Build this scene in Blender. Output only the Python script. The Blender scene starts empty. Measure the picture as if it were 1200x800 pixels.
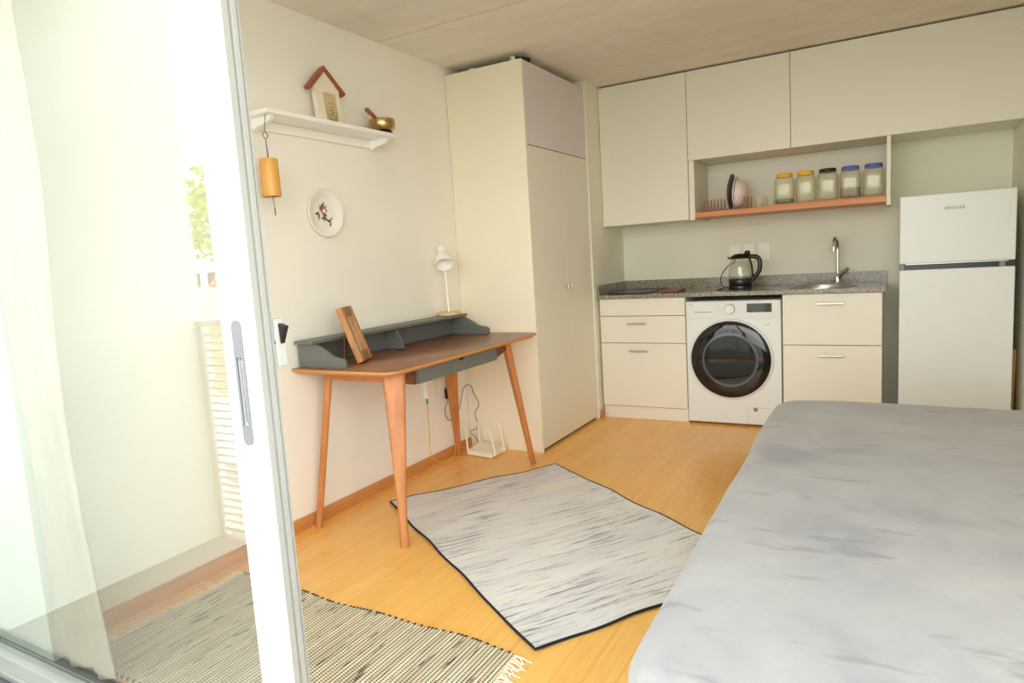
import bpy, bmesh, math, random
from mathutils import Vector, Matrix, noise
random.seed(7)
SC = bpy.context.scene
COL = SC.collection
PI = math.pi

# ------------------------------------------------------------------ materials
def lin(c):
    out = []
    for v in c:
        v = v / 255.0
        out.append(v / 12.92 if v <= 0.04045 else ((v + 0.055) / 1.055) ** 2.4)
    return (out[0], out[1], out[2], 1.0)

class NT:
    def __init__(s, name):
        s.m = bpy.data.materials.new(name); s.m.use_nodes = True
        s.t = s.m.node_tree; s.t.nodes.clear()
        s.out = s.n('ShaderNodeOutputMaterial')
    def n(s, kind, **kw):
        nd = s.t.nodes.new(kind)
        for k, v in kw.items(): setattr(nd, k, v)
        return nd
    def l(s, a, b): s.t.links.new(a, b)
    def coords(s, scale=(1, 1, 1), rot=(0, 0, 0), loc=(0, 0, 0)):
        tc = s.n('ShaderNodeTexCoord'); mp = s.n('ShaderNodeMapping')
        mp.inputs['Scale'].default_value = scale; mp.inputs['Rotation'].default_value = rot
        mp.inputs['Location'].default_value = loc
        s.l(tc.outputs['Object'], mp.inputs['Vector']); return mp.outputs['Vector']
    def noise(s, vec, scale=5, detail=4, rough=.5, dist=0):
        nd = s.n('ShaderNodeTexNoise'); nd.inputs['Scale'].default_value = scale
        nd.inputs['Detail'].default_value = detail; nd.inputs['Roughness'].default_value = rough
        nd.inputs['Distortion'].default_value = dist
        s.l(vec, nd.inputs['Vector']); return nd.outputs['Fac']
    def ramp(s, fac, stops, interp='LINEAR'):
        r = s.n('ShaderNodeValToRGB'); r.color_ramp.interpolation = interp
        els = r.color_ramp.elements
        els[0].position, els[0].color = stops[0][0], stops[0][1]
        els[1].position, els[1].color = stops[-1][0], stops[-1][1]
        for p, c in stops[1:-1]:
            e = els.new(p); e.color = c
        s.l(fac, r.inputs['Fac']); return r.outputs['Color']
    def mix(s, fac, a, b, mode='MIX'):
        m = s.n('ShaderNodeMix', data_type='RGBA', blend_type=mode)
        for idx, v in ((0, fac), (6, a), (7, b)):
            if hasattr(v, 'links'): s.l(v, m.inputs[idx])
            else: m.inputs[idx].default_value = v
        return m.outputs[2]
    def math(s, op, a, b=0.0):
        m = s.n('ShaderNodeMath', operation=op)
        for i, v in enumerate((a, b)):
            if hasattr(v, 'links'): s.l(v, m.inputs[i])
            else: m.inputs[i].default_value = v
        return m.outputs[0]
    def bsdf(s, color, rough=.5, metal=0, spec=.5, bump=None, bstr=.1, bdist=.01, coat=0, sheen=0, normal=None):
        b = s.n('ShaderNodeBsdfPrincipled')
        for nm, v in (('Base Color', color), ('Roughness', rough), ('Metallic', metal), ('Specular IOR Level', spec)):
            if hasattr(v, 'links'): s.l(v, b.inputs[nm])
            else: b.inputs[nm].default_value = v
        if coat: b.inputs['Coat Weight'].default_value = coat; b.inputs['Coat Roughness'].default_value = .08
        if sheen: b.inputs['Sheen Weight'].default_value = sheen
        if bump is not None:
            bn = s.n('ShaderNodeBump'); bn.inputs['Strength'].default_value = bstr; bn.inputs['Distance'].default_value = bdist
            s.l(bump, bn.inputs['Height']); s.l(bn.outputs['Normal'], b.inputs['Normal'])
        s.l(b.outputs[0], s.out.inputs['Surface']); return s.m

def plain(name, rgb, rough=.5, metal=0, spec=.5, var=4, vs=3.0, bstr=0.0, bs=60, coat=0, sheen=0):
    """a surface with slight tonal drift and optional fine grain"""
    t = NT(name); v = t.coords()
    f = t.noise(v, vs, 3)
    lo = lin([max(0, c - var) for c in rgb]); hi = lin([min(255, c + var) for c in rgb])
    col = t.ramp(f, [(.3, lo), (.7, hi)])
    bump = t.noise(v, bs, 3) if bstr else None
    return t.bsdf(col, rough, metal, spec, bump, bstr, .004, coat, sheen)

def wood(name, a, b, scale=(3, 40, 40), rough=.4, spec=.5, coat=0, c=None, bstr=.04):
    t = NT(name); v = t.coords(scale)
    f = t.noise(v, 1.0, 6, .6, .6)
    stops = [(.28, lin(a)), (.72, lin(b))]
    if c: stops.insert(1, (.5, lin(c)))
    return t.bsdf(t.ramp(f, stops), rough, 0, spec, f, bstr, .003, coat)

def pane_glass(name, r0, r1, tint=(1, 1, 1, 1), rough=0.0, haze=0):
    """clear pane: mirror share rises from r0 (face on) to r1 (grazing)"""
    t = NT(name)
    lw = t.n('ShaderNodeLayerWeight'); lw.inputs['Blend'].default_value = .5
    p = t.math('POWER', lw.outputs['Facing'], 3.0)
    f = t.math('MULTIPLY', p, r1 - r0); f = t.math('ADD', f, r0)
    tr = t.n('ShaderNodeBsdfTransparent'); tr.inputs['Color'].default_value = tint
    gl = t.n('ShaderNodeBsdfGlossy'); gl.inputs['Roughness'].default_value = rough
    mx = t.n('ShaderNodeMixShader')
    t.l(f, mx.inputs[0]); t.l(tr.outputs[0], mx.inputs[1]); t.l(gl.outputs[0], mx.inputs[2])
    if haze:
        df = t.n('ShaderNodeBsdfTranslucent'); df.inputs['Color'].default_value = tint
        dd = t.n('ShaderNodeBsdfDiffuse'); dd.inputs['Color'].default_value = tint
        m1 = t.n('ShaderNodeMixShader'); m1.inputs[0].default_value = .6; t.l(df.outputs[0], m1.inputs[1]); t.l(dd.outputs[0], m1.inputs[2])
        m2 = t.n('ShaderNodeMixShader'); m2.inputs[0].default_value = haze; t.l(mx.outputs[0], m2.inputs[1]); t.l(m1.outputs[0], m2.inputs[2]); mx = m2
    t.l(mx.outputs[0], t.out.inputs['Surface']); return t.m

MT = {}
def build_materials():
    W = MT
    W['wall'] = plain('wall_paint', (243, 239, 227), .85, spec=.2, var=2, bstr=.05, bs=180)
    W['kitchen_wall'] = plain('kitchen_wall_paint', (234, 232, 214), .8, spec=.2, var=2, bstr=.05, bs=180)
    W['cream'] = plain('cream_laminate', (231, 228, 212), .42, spec=.4, var=1)
    W['cream_side'] = plain('cream_side_panel', (240, 232, 208), .42, spec=.4, var=1)
    W['lavender'] = plain('pale_lilac_laminate', (222, 212, 214), .45, spec=.4, var=2)
    W['gap'] = plain('dark_gap', (60, 52, 42), .8, var=2)
    W['fridge'] = plain('fridge_enamel', (224, 230, 226), .32, spec=.5, var=1)
    W['appliance'] = plain('appliance_enamel', (226, 231, 230), .3, spec=.5, var=1)
    W['appliance_panel'] = plain('appliance_panel', (222, 226, 224), .3, spec=.5, var=1)
    W['black'] = plain('black_plastic', (26, 25, 25), .3, var=3)
    W['black_matt'] = plain('black_rubber', (22, 22, 22), .7, var=3)
    W['porthole'] = plain('smoked_porthole_glass', (26, 27, 27), .04, spec=.55, var=2)
    W['porthole_ring'] = plain('inner_seal', (78, 80, 80), .12, spec=.8, var=6)
    W['display'] = plain('dark_display', (52, 66, 58), .06, spec=.8, var=10, vs=20)
    W['steel'] = plain('brushed_steel', (190, 190, 184), .28, metal=1, var=8, vs=30)
    W['chrome'] = plain('chrome', (215, 215, 212), .08, metal=1, var=2)
    W['alu'] = plain('grey_aluminium', (128, 130, 126), .45, metal=.1, var=3)
    W['lock_grey'] = plain('lock_plate_grey', (178, 179, 170), .5, var=2)
    W['pull_grey'] = plain('grey_pull_plate', (112, 112, 116), .5, var=2)
    W['alu_edge'] = plain('anodised_edge', (172, 172, 164), .45, metal=.2, var=3)
    W['white_alu'] = plain('white_lacquered_aluminium', (232, 235, 231), .35, spec=.4, var=1)
    W['brass'] = plain('hammered_brass', (190, 162, 108), .26, metal=1, var=14, vs=40, bstr=.15, bs=90)
    W['grey_paint'] = plain('slate_grey_lacquer', (108, 110, 104), .45, var=3)
    W['white_plastic'] = plain('white_plastic', (238, 236, 226), .35, var=1)
    W['ivory'] = plain('ivory_plastic', (244, 241, 226), .4, var=1)
    W['china'] = plain('white_china', (240, 236, 226), .16, spec=.6, var=2)
    W['china_rose'] = plain('rosy_china', (236, 222, 212), .25, spec=.5, var=2)
    W['router'] = plain('cream_white_plastic', (240, 236, 212), .4, var=1)
    W['walnut'] = wood('walnut_top', (122, 76, 50), (156, 104, 70), (40, 2.5, 40), .3, .5)
    W['desk_wood'] = wood('warm_beech', (172, 104, 52), (202, 132, 74), (30, 30, 3), .4)
    W['desk_edge'] = wood('plywood_edge', (196, 134, 72), (222, 162, 96), (3, 3, 90), .45)
    W['apron_wood'] = wood('reddish_apron_wood', (104, 56, 36), (126, 70, 46), (30, 3, 40), .45)
    W['frame_wood'] = wood('weathered_frame_wood', (166, 112, 66), (206, 150, 94), (40, 40, 5), .55)
    W['frame_face'] = wood('weathered_frame_face', (128, 92, 62), (160, 120, 84), (40, 40, 5), .55)
    W['pale_wood'] = wood('pale_wood', (214, 180, 126), (232, 200, 150), (10, 10, 60), .5)
    W['white_wood'] = wood('whitewashed_wood', (232, 220, 200), (242, 234, 218), (30, 30, 4), .6)
    W['roof_wood'] = wood('red_brown_wood', (140, 72, 40), (172, 98, 60), (20, 20, 20), .5)
    W['bamboo'] = wood('bamboo', (214, 150, 70), (234, 176, 92), (50, 50, 3), .4)
    W['shelf_wood'] = wood('orange_pine_shelf', (190, 112, 46), (218, 142, 72), (2.5, 40, 40), .4)
    W['skirting'] = wood('baseboard_wood', (190, 122, 62), (212, 146, 82), (40, 2, 40), .4)
    W['brown_wood'] = wood('brown_board', (116, 66, 44), (140, 84, 56), (6, 40, 40), .5)
    W['peg_wood'] = wood('peg_wood', (146, 104, 72), (170, 126, 92), (30, 30, 6), .5)
    W['dark_wood'] = wood('dark_plate_wood', (70, 44, 30), (96, 62, 42), (20, 20, 20), .4)
    W['paper'] = plain('sand_paper', (206, 184, 136), .8, var=8, vs=30)
    W['green_ink'] = plain('green_ink', (110, 122, 84), .7, var=8)
    W['photo'] = plain('faded_print', (206, 186, 160), .5, var=26, vs=45)
    W['pink'] = plain('pink_glaze', (206, 116, 116), .3, var=18, vs=90)
    W['leaf_glaze'] = plain('green_grey_glaze', (118, 116, 96), .35, var=14, vs=90)
    W['string'] = plain('dark_string', (88, 76, 62), .8, var=6)
    W['yellow'] = plain('yellow_lid', (240, 186, 28), .4, var=4)
    W['blue'] = plain('blue_lid', (78, 104, 186), .4, var=4)
    W['yellow_cable'] = plain('yellow_fibre_cable', (232, 186, 70), .45, var=3)
    W['green_plug'] = plain('green_plug', (70, 160, 90), .4, var=3)
    W['grain'] = plain('brown_grains', (138, 96, 54), .8, var=40, vs=120, bstr=.6, bs=150)
    W['dark_grain'] = plain('dark_tea', (70, 74, 64), .8, var=30, vs=120, bstr=.6, bs=150)
    W['linen'] = plain('linen_curtain', (188, 180, 162), .9, spec=.1, var=6, vs=9, bstr=.25, bs=220)
    W['fringe'] = plain('cotton_fringe', (236, 224, 196), .9, spec=.1, var=10, vs=60)
    W['rug_edge'] = plain('black_binding', (44, 44, 48), .9, spec=.1, var=6)
    W['knot'] = plain('charcoal_yarn', (62, 60, 56), .95, spec=.1, var=12, vs=90)
    W['mattress'] = plain('mattress_cover', (190, 188, 186), .9, spec=.1, var=4)
    W['bed_wood'] = wood('bed_base_wood', (170, 110, 64), (196, 136, 86), (3, 30, 30), .5)
    W['terrace'] = plain('terrace_tiles', (160, 155, 142), .7, var=6)
    W['render'] = plain('white_masonry', (222, 229, 218), .85, spec=.2, var=3, bstr=.1, bs=90)
    W['white_plaster'] = plain('white_plaster', (240, 240, 234), .85, var=2)
    W['ground'] = plain('street_paving', (150, 148, 138), .9, var=14, vs=.3)
    W['tile_roof'] = plain('grey_roof', (170, 170, 166), .8, var=10, vs=4)
    W['red_awning'] = plain('red_awning', (206, 90, 74), .8, var=6)
    W['foliage'] = plain('leaf_green', (176, 200, 96), .6, var=36, vs=3.0)
    W['bark'] = plain('bark', (96, 78, 60), .9, var=14, vs=8)
    W['sheet_white'] = plain('shade_white', (246, 244, 238), .35, var=1)
    W['shade_inner'] = plain('shade_inner', (206, 206, 196), .45, var=2)
    W['dark_cushion'] = plain('dark_green_felt', (60, 66, 52), .95, var=6)
    W['door_glass'] = pane_glass('door_pane_glass', .13, 1.0, (.985, .985, .965, 1))
    W['jar_glass'] = pane_glass('jar_glass', .03, .5, (.99, .995, .92, 1), .10, .13)
    W['kettle_glass'] = pane_glass('kettle_glass', .05, .6, (.98, .985, .97, 1), .02)
    W['lettering'] = plain('grey_lettering', (128, 129, 122), .4, var=2)
    W['faint_lettering'] = plain('pale_lettering', (160, 158, 150), .4, var=2)

    # orange strip floor, boards running along the room's depth
    t = NT('orange_strip_floor')
    tc = t.n('ShaderNodeTexCoord'); sp = t.n('ShaderNodeSeparateXYZ'); cb = t.n('ShaderNodeCombineXYZ')
    t.l(tc.outputs['Object'], sp.inputs[0]); t.l(sp.outputs['Y'], cb.inputs['X']); t.l(sp.outputs['X'], cb.inputs['Y'])
    br = t.n('ShaderNodeTexBrick'); br.offset = .37; br.offset_frequency = 2
    t.l(cb.outputs[0], br.inputs['Vector'])
    for k, v in (('Scale', 1.0), ('Brick Width', .95), ('Row Height', .085), ('Mortar Size', .0009), ('Mortar Smooth', .3), ('Bias', 0.0)):
        br.inputs[k].default_value = v
    br.inputs['Color1'].default_value = lin((236, 171, 82)); br.inputs['Color2'].default_value = lin((247, 192, 104))
    br.inputs['Mortar'].default_value = lin((176, 112, 50))
    mp = t.n('ShaderNodeMapping'); mp.inputs['Scale'].default_value = (60, 2.2, 1); t.l(tc.outputs['Object'], mp.inputs[0])
    g = t.noise(mp.outputs[0], 1.0, 6, .6, .5)
    col = t.mix(.55, br.outputs['Color'], t.ramp(g, [(.3, lin((230, 165, 77))), (.7, lin((249, 198, 114)))]), 'MIX')
    big = t.noise(tc.outputs['Object'], 1.3, 2)
    rg = t.ramp(big, [(.3, (.22, .22, .22, 1)), (.7, (.32, .32, .32, 1))])
    W['floor'] = t.bsdf(col, rg, 0, .5, br.outputs['Fac'], -.12, .002)

    # fair-faced concrete
    t = NT('fair_faced_concrete'); v = t.coords()
    a = t.noise(v, 1.4, 6, .62, .5); b = t.noise(v, 14, 5, .6)
    v2 = t.coords((1.2, 5, 1)); c = t.noise(v2, 1.6, 4, .6)
    col = t.ramp(a, [(.28, lin((224, 217, 203))), (.5, lin((237, 231, 219))), (.72, lin((244, 240, 230)))])
    col = t.mix(.35, col, t.ramp(b, [(.3, lin((220, 212, 197))), (.7, lin((244, 239, 229)))]))
    col = t.mix(.3, col, t.ramp(c, [(.35, lin((206, 197, 180))), (.65, lin((236, 231, 220)))]))
    sp = t.n('ShaderNodeSeparateXYZ'); t.l(t.coords(), sp.inputs[0])
    wob = t.math('MULTIPLY', t.noise(v, 7, 3), .02)
    def joint(axis, pos):
        d = t.math('ABSOLUTE', t.math('SUBTRACT', t.math('ADD', sp.outputs[axis], wob), pos + .01))
        return t.math('LESS_THAN', d, .006)
    j = t.math('MAXIMUM', joint('Y', 2.862), joint('Y', 5.3)); j = t.math('MAXIMUM', j, joint('Y', .42))
    jf = t.math('MULTIPLY', j, .5)
    col = t.mix(jf, col, lin((190, 172, 144)))
    W['concrete'] = t.bsdf(col, .85, 0, .2, b, .12, .004)

    # speckled grey granite
    t = NT('speckled_granite'); v = t.coords()
    a = t.noise(v, 150, 3, .6); b = t.noise(v, 60, 2, .5)
    col = t.ramp(a, [(.36, lin((56, 54, 46))), (.46, lin((120, 116, 98))), (.55, lin((160, 155, 134))), (.66, lin((198, 193, 172)))])
    col = t.mix(.3, col, t.ramp(b, [(.4, lin((92, 88, 78))), (.62, lin((172, 168, 150)))]))
    W['granite'] = t.bsdf(col, .16, 0, .5)

    # grey velvet blanket: nap brushed in lighter and darker sweeps
    t = NT('grey_velvet'); v = t.coords()
    a = t.noise(v, 2.1, 5, .6, .25)
    v2 = t.coords((2.2, 7, 4), (0, 0, .5)); b = t.noise(v2, 1.5, 4, .55, .15)
    c = t.noise(v, 9, 5, .62, .2)
    col = t.ramp(a, [(.30, lin((130, 128, 129))), (.45, lin((155, 151, 148))), (.66, lin((168, 164, 158)))])
    strk = t.ramp(b, [(.33, (1, 1, 1, 1)), (.39, (0, 0, 0, 1))])
    col = t.mix(t.math('MULTIPLY', strk, .55), col, lin((116, 113, 113)))
    col = t.mix(t.math('MULTIPLY', t.ramp(c, [(.42, (1, 1, 1, 1)), (.6, (0, 0, 0, 1))]), .22), col, lin((138, 135, 137)))
    fine = t.noise(v, 120, 3)
    W['velvet'] = t.bsdf(col, .85, 0, .15, fine, .12, .003, sheen=.25)

    # streaked grey rug (streaks across its short side = local Y)
    t = NT('streaked_grey_rug')
    v = t.coords((44, 2.6, 1)); a = t.noise(v, 1.6, 7, .70, .3)
    v3 = t.coords((1.1, 1.0, 1)); m = t.noise(v3, 2.3, 3, .5, .4)
    v4 = t.coords((160, 22, 1)); d = t.noise(v4, 1.4, 4, .75)
    thr = t.math('SUBTRACT', a, t.math('MULTIPLY', m, .32))
    thr = t.math('ADD', thr, t.math('MULTIPLY', d, .16))
    base = t.ramp(t.noise(t.coords((6, 1.5, 1)), 1.2, 4), [(.3, lin((214, 210, 206))), (.6, lin((228, 223, 215))), (.8, lin((228, 219, 202)))])
    streak = t.ramp(thr, [(.27, (1, 1, 1, 1)), (.315, (.45, .45, .45, 1)), (.41, (0, 0, 0, 1))])
    col = t.mix(t.math('MULTIPLY', streak, .85), base, lin((104, 98, 104)))
    W['grey_rug'] = t.bsdf(col, .95, 0, .1, d, .25, .003)

    # woven rag rug: cream beads in ribs along local Y, dark weft between
    t = NT('woven_rag_rug')
    sp = t.n('ShaderNodeSeparateXYZ'); t.l(t.coords(), sp.inputs[0])
    sx = t.math('SINE', t.math('MULTIPLY', sp.outputs['X'], 2 * PI / .0135))
    row = t.math('FLOOR', t.math('MULTIPLY', sp.outputs['X'], 1 / .0135))
    ysh = t.math('ADD', sp.outputs['Y'], t.math('MULTIPLY', t.math('MODULO', row, 2.0), .0045))
    sy = t.math('SINE', t.math('MULTIPLY', ysh, 2 * PI / .009))
    bead = t.math('ADD', t.math('ADD', t.math('MULTIPLY', sx, .27), t.math('MULTIPLY', sy, .2)), .5)
    dash = t.noise(t.coords((74, 8, 1)), 1.0, 3, .5)
    tone = t.noise(t.coords((62, 2.0, 1)), 1.0, 3, .6)
    cream = t.ramp(tone, [(.30, lin((186, 168, 132))), (.48, lin((218, 202, 168))), (.62, lin((238, 227, 198)))])
    col = t.mix(t.ramp(bead, [(.30, (1, 1, 1, 1)), (.47, (0, 0, 0, 1))]), cream, lin((92, 86, 75)))
    dk = t.ramp(dash, [(.35, (1, 1, 1, 1)), (.385, (0, 0, 0, 1))])
    col = t.mix(t.math('MULTIPLY', dk, .85), col, lin((66, 62, 58)))
    W['rag_rug'] = t.bsdf(col, .95, 0, .1, bead, .5, .004)

    # terracotta brick of the house across the street
    t = NT('orange_brick')
    tc = t.n('ShaderNodeTexCoord'); sp = t.n('ShaderNodeSeparateXYZ'); cb = t.n('ShaderNodeCombineXYZ')
    t.l(tc.outputs['Object'], sp.inputs[0]); t.l(sp.outputs['X'], cb.inputs['X']); t.l(sp.outputs['Z'], cb.inputs['Y'])
    br = t.n('ShaderNodeTexBrick'); t.l(cb.outputs[0], br.inputs['Vector'])
    for k, v in (('Scale', 1.0), ('Brick Width', .4), ('Row Height', .14), ('Mortar Size', .012)): br.inputs[k].default_value = v
    br.inputs['Color1'].default_value = lin((226, 168, 112)); br.inputs['Color2'].default_value = lin((214, 150, 94))
    br.inputs['Mortar'].default_value = lin((196, 160, 124))
    W['brick'] = t.bsdf(br.outputs['Color'], .85, 0, .2)
build_materials()

# ------------------------------------------------------------------ mesh builder (world coordinates)
class MB:
    def __init__(s): s.bm = bmesh.new(); s.xf = None; s.bev = False
    def _x(s, p):
        p = Vector(p); return s.xf @ p if s.xf is not None else p
    def box(s, a, b, bev=0.0, seg=2, mat=0):
        x0, y0, z0 = a; x1, y1, z1 = b
        co = [(x0,y0,z0),(x1,y0,z0),(x1,y1,z0),(x0,y1,z0),(x0,y0,z1),(x1,y0,z1),(x1,y1,z1),(x0,y1,z1)]
        return s.hexa(co, bev, seg, mat)
    def hexa(s, co, bev=0.0, seg=2, mat=0):
        vs = [s.bm.verts.new(s._x(c)) for c in co]
        fs = [s.bm.faces.new([vs[i] for i in f]) for f in ((0,3,2,1),(4,5,6,7),(0,1,5,4),(1,2,6,5),(2,3,7,6),(3,0,4,7))]
        for f in fs: f.material_index = mat
        if bev > 0:
            s.bev = True
            es = list({e for f in fs for e in f.edges})
            bmesh.ops.bevel(s.bm, geom=es, offset=bev, segments=seg, affect='EDGES', profile=.5, clamp_overlap=True)
        return s
    def prism(s, pts, vec, mat=0, bev=0.0, seg=2):
        """extrude a closed polygon (3D points) along vec"""
        vec = Vector(vec)
        n = len(pts)
        a = [s.bm.verts.new(s._x(p)) for p in pts]; b = [s.bm.verts.new(s._x(Vector(p) + vec)) for p in pts]
        f0 = s.bm.faces.new(list(reversed(a))); f1 = s.bm.faces.new(b)
        fs = [f0, f1]
        for i in range(n):
            j = (i + 1) % n
            fs.append(s.bm.faces.new((a[i], a[j], b[j], b[i])))
        for f in fs: f.material_index = mat
        if bev > 0:
            s.bev = True
            es = list({e for f in (f0, f1) for e in f.edges})
            bmesh.ops.bevel(s.bm, geom=es, offset=bev, segments=seg, affect='EDGES', profile=.5, clamp_overlap=True)
        return s
    def rings(s, rings, caps=True, closed=True, mat=0):
        vr = [[s.bm.verts.new(s._x(p)) for p in r] for r in rings]
        n = len(vr[0])
        for k in range(len(vr) - 1):
            for i in range(n if closed else n - 1):
                j = (i + 1) % n
                f = s.bm.faces.new((vr[k][i], vr[k][j], vr[k+1][j], vr[k+1][i])); f.material_index = mat
        if caps:
            f = s.bm.faces.new(list(reversed(vr[0]))); f.material_index = mat
            f = s.bm.faces.new(vr[-1]); f.material_index = mat
        return s
    def tube(s, pts, r, seg=10, closed=False, caps=True, mat=0):
        pts = [Vector(p) for p in pts]; n = len(pts)
        rad = r if isinstance(r, (list, tuple)) else [r] * n
        tang = []
        for i in range(n):
            if closed: d = pts[(i+1) % n] - pts[i-1]
            else: d = pts[min(i+1, n-1)] - pts[max(i-1, 0)]
            tang.append(d.normalized())
        up = Vector((0, 0, 1)) if abs(tang[0].z) < .9 else Vector((1, 0, 0))
        nrm = (up - tang[0] * up.dot(tang[0])).normalized()
        rings = []
        for i in range(n):
            nrm = (nrm - tang[i] * nrm.dot(tang[i])).normalized()
            bi = tang[i].cross(nrm)
            rings.append([pts[i] + (nrm * math.cos(2*PI*k/seg) + bi * math.sin(2*PI*k/seg)) * rad[i] for k in range(seg)])
        if closed: rings.append(rings[0]); caps = False
        return s.rings(rings, caps, True, mat)
    def cyl(s, p0, p1, r0, r1=None, seg=24, mat=0):
        return s.tube([p0, p1], [r0, r0 if r1 is None else r1], seg, mat=mat)
    def lathe(s, c, prof, axis='Z', seg=32, caps=True, mat=0, wave=None):
        c = Vector(c); rings = []
        for r, h in prof:
            ring = []
            for k in range(seg):
                a = 2 * PI * k / seg; rr = r * (1 + (wave(a, r) if wave else 0))
                u, v = rr * math.cos(a), rr * math.sin(a)
                ring.append(c + (Vector((u, v, h)) if axis == 'Z' else Vector((h, u, v)) if axis == 'X' else Vector((v, h, u))))
            rings.append(ring)
        return s.rings(rings, caps, True, mat)
    def grid(s, rows, mat=0):
        return s.rings(rows, False, False, mat)

def spline(pts, n=8):
    """Catmull-Rom through the points"""
    P = [Vector(p) for p in pts]; P = [P[0]] + P + [P[-1]]; out = []
    for i in range(1, len(P) - 2):
        for k in range(n):
            t = k / n
            out.append(.5 * ((2*P[i]) + (P[i+1]-P[i-1])*t + (2*P[i-1]-5*P[i]+4*P[i+1]-P[i+2])*t*t + (3*P[i]-P[i-1]-3*P[i+1]+P[i+2])*t**3))
    out.append(P[-2]); return out

def rrect(w, h, r, n=6):
    out = []
    for cx, cy, a0 in ((w/2-r, h/2-r, 0), (-w/2+r, h/2-r, PI/2), (-w/2+r, -h/2+r, PI), (w/2-r, -h/2+r, 3*PI/2)):
        for k in range(n + 1):
            a = a0 + PI/2 * k / n
            out.append((cx + r*math.cos(a), cy + r*math.sin(a)))
    return out

def mats_of(m): return m if isinstance(m, (list, tuple)) else [m]
def link_mesh(name, mb, mats, origin, smooth=True, angle=40):
    bmesh.ops.recalc_face_normals(mb.bm, faces=mb.bm.faces[:])
    me = bpy.data.meshes.new(name)
    mb.bm.to_mesh(me); mb.bm.free()
    me.transform(Matrix.Translation(-Vector(origin)))
    for m in mats_of(mats): me.materials.append(MT[m])
    if smooth:
        me.shade_smooth(); me.set_sharp_from_angle(angle=math.radians(angle))
    o = bpy.data.objects.new(name, me); COL.objects.link(o)
    if mb.bev:
        wn = o.modifiers.new('weighted', 'WEIGHTED_NORMAL'); wn.keep_sharp = True; wn.weight = 100
    return o

ORG = {}
def thing(name, label, cat, loc, group=None):
    o = bpy.data.objects.new(name, None); COL.objects.link(o)
    o.empty_display_size = .05; o.location = loc; ORG[o.name] = Vector(loc)
    o['label'] = label; o['category'] = cat
    if group: o['group'] = group
    return o
def solo(name, mb, mats, label, cat, loc, group=None, kind=None, **kw):
    o = link_mesh(name, mb, mats, loc, **kw); o.location = loc; ORG[o.name] = Vector(loc)
    o['label'] = label; o['category'] = cat
    if group: o['group'] = group
    if kind: o['kind'] = kind
    return o
def part(par, name, mb, mats, label=None, kind=None, **kw):
    base = ORG[par.name]
    o = link_mesh(name, mb, mats, base, **kw); o.parent = par; ORG[o.name] = base
    if label: o['label'] = label
    if kind: o['kind'] = kind
    return o
def struct(name, mb, mats, label, cat, **kw):
    o = link_mesh(name, mb, mats, (0, 0, 0), **kw); ORG[o.name] = Vector((0, 0, 0))
    o['kind'] = 'structure'; o['label'] = label; o['category'] = cat; return o
def carve(o, cutter_mb):
    """subtract a shape from an object's mesh (world coordinates)"""
    bmesh.ops.recalc_face_normals(cutter_mb.bm, faces=cutter_mb.bm.faces[:])
    me = bpy.data.meshes.new('cut'); cutter_mb.bm.to_mesh(me); cutter_mb.bm.free()
    c = bpy.data.objects.new('cut', me); COL.objects.link(c)
    md = o.modifiers.new('b', 'BOOLEAN'); md.object = c; md.operation = 'DIFFERENCE'; md.solver = 'EXACT'
    bpy.context.view_layer.update()
    dg = bpy.context.evaluated_depsgraph_get()
    nm = bpy.data.meshes.new_from_object(o.evaluated_get(dg))
    o.modifiers.clear(); o.data = nm
    wn = o.modifiers.new('weighted', 'WEIGHTED_NORMAL'); wn.keep_sharp = True; wn.weight = 100
    bpy.data.objects.remove(c); bpy.data.meshes.remove(me)
def text_part(par, name, body, size, mat, M, depth=.0006, shear=0.0, sx=1.0):
    cu = bpy.data.curves.new(name, 'FONT'); cu.body = body; cu.size = size; cu.extrude = depth; cu.shear = shear
    cu.align_x = 'CENTER'; cu.align_y = 'CENTER'
    t = bpy.data.objects.new('t', cu); COL.objects.link(t); bpy.context.view_layer.update()
    me = bpy.data.meshes.new_from_object(t.evaluated_get(bpy.context.evaluated_depsgraph_get()))
    bpy.data.objects.remove(t); bpy.data.curves.remove(cu)
    base = ORG[par.name]
    me.transform(Matrix.Translation(-base) @ M @ Matrix.Diagonal((sx, 1, 1, 1)))
    me.materials.append(MT[mat])
    o = bpy.data.objects.new(name, me); COL.objects.link(o); o.parent = par; ORG[o.name] = base; return o
FRONT = Matrix.Rotation(PI/2, 4, 'X')          # text standing upright, read from -y

# ------------------------------------------------------------------ key dimensions (metres)
H = 2.352; XR = 2.985; YB = 4.995
XW, YW, YW2 = .5277, 3.474, 4.354                # wardrobe
YF, YU = 4.416, 4.585                            # base / wall unit fronts
ZC, ZT = .860, .887                              # counter underside / top
YG = .90                                         # door leaf front

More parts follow.
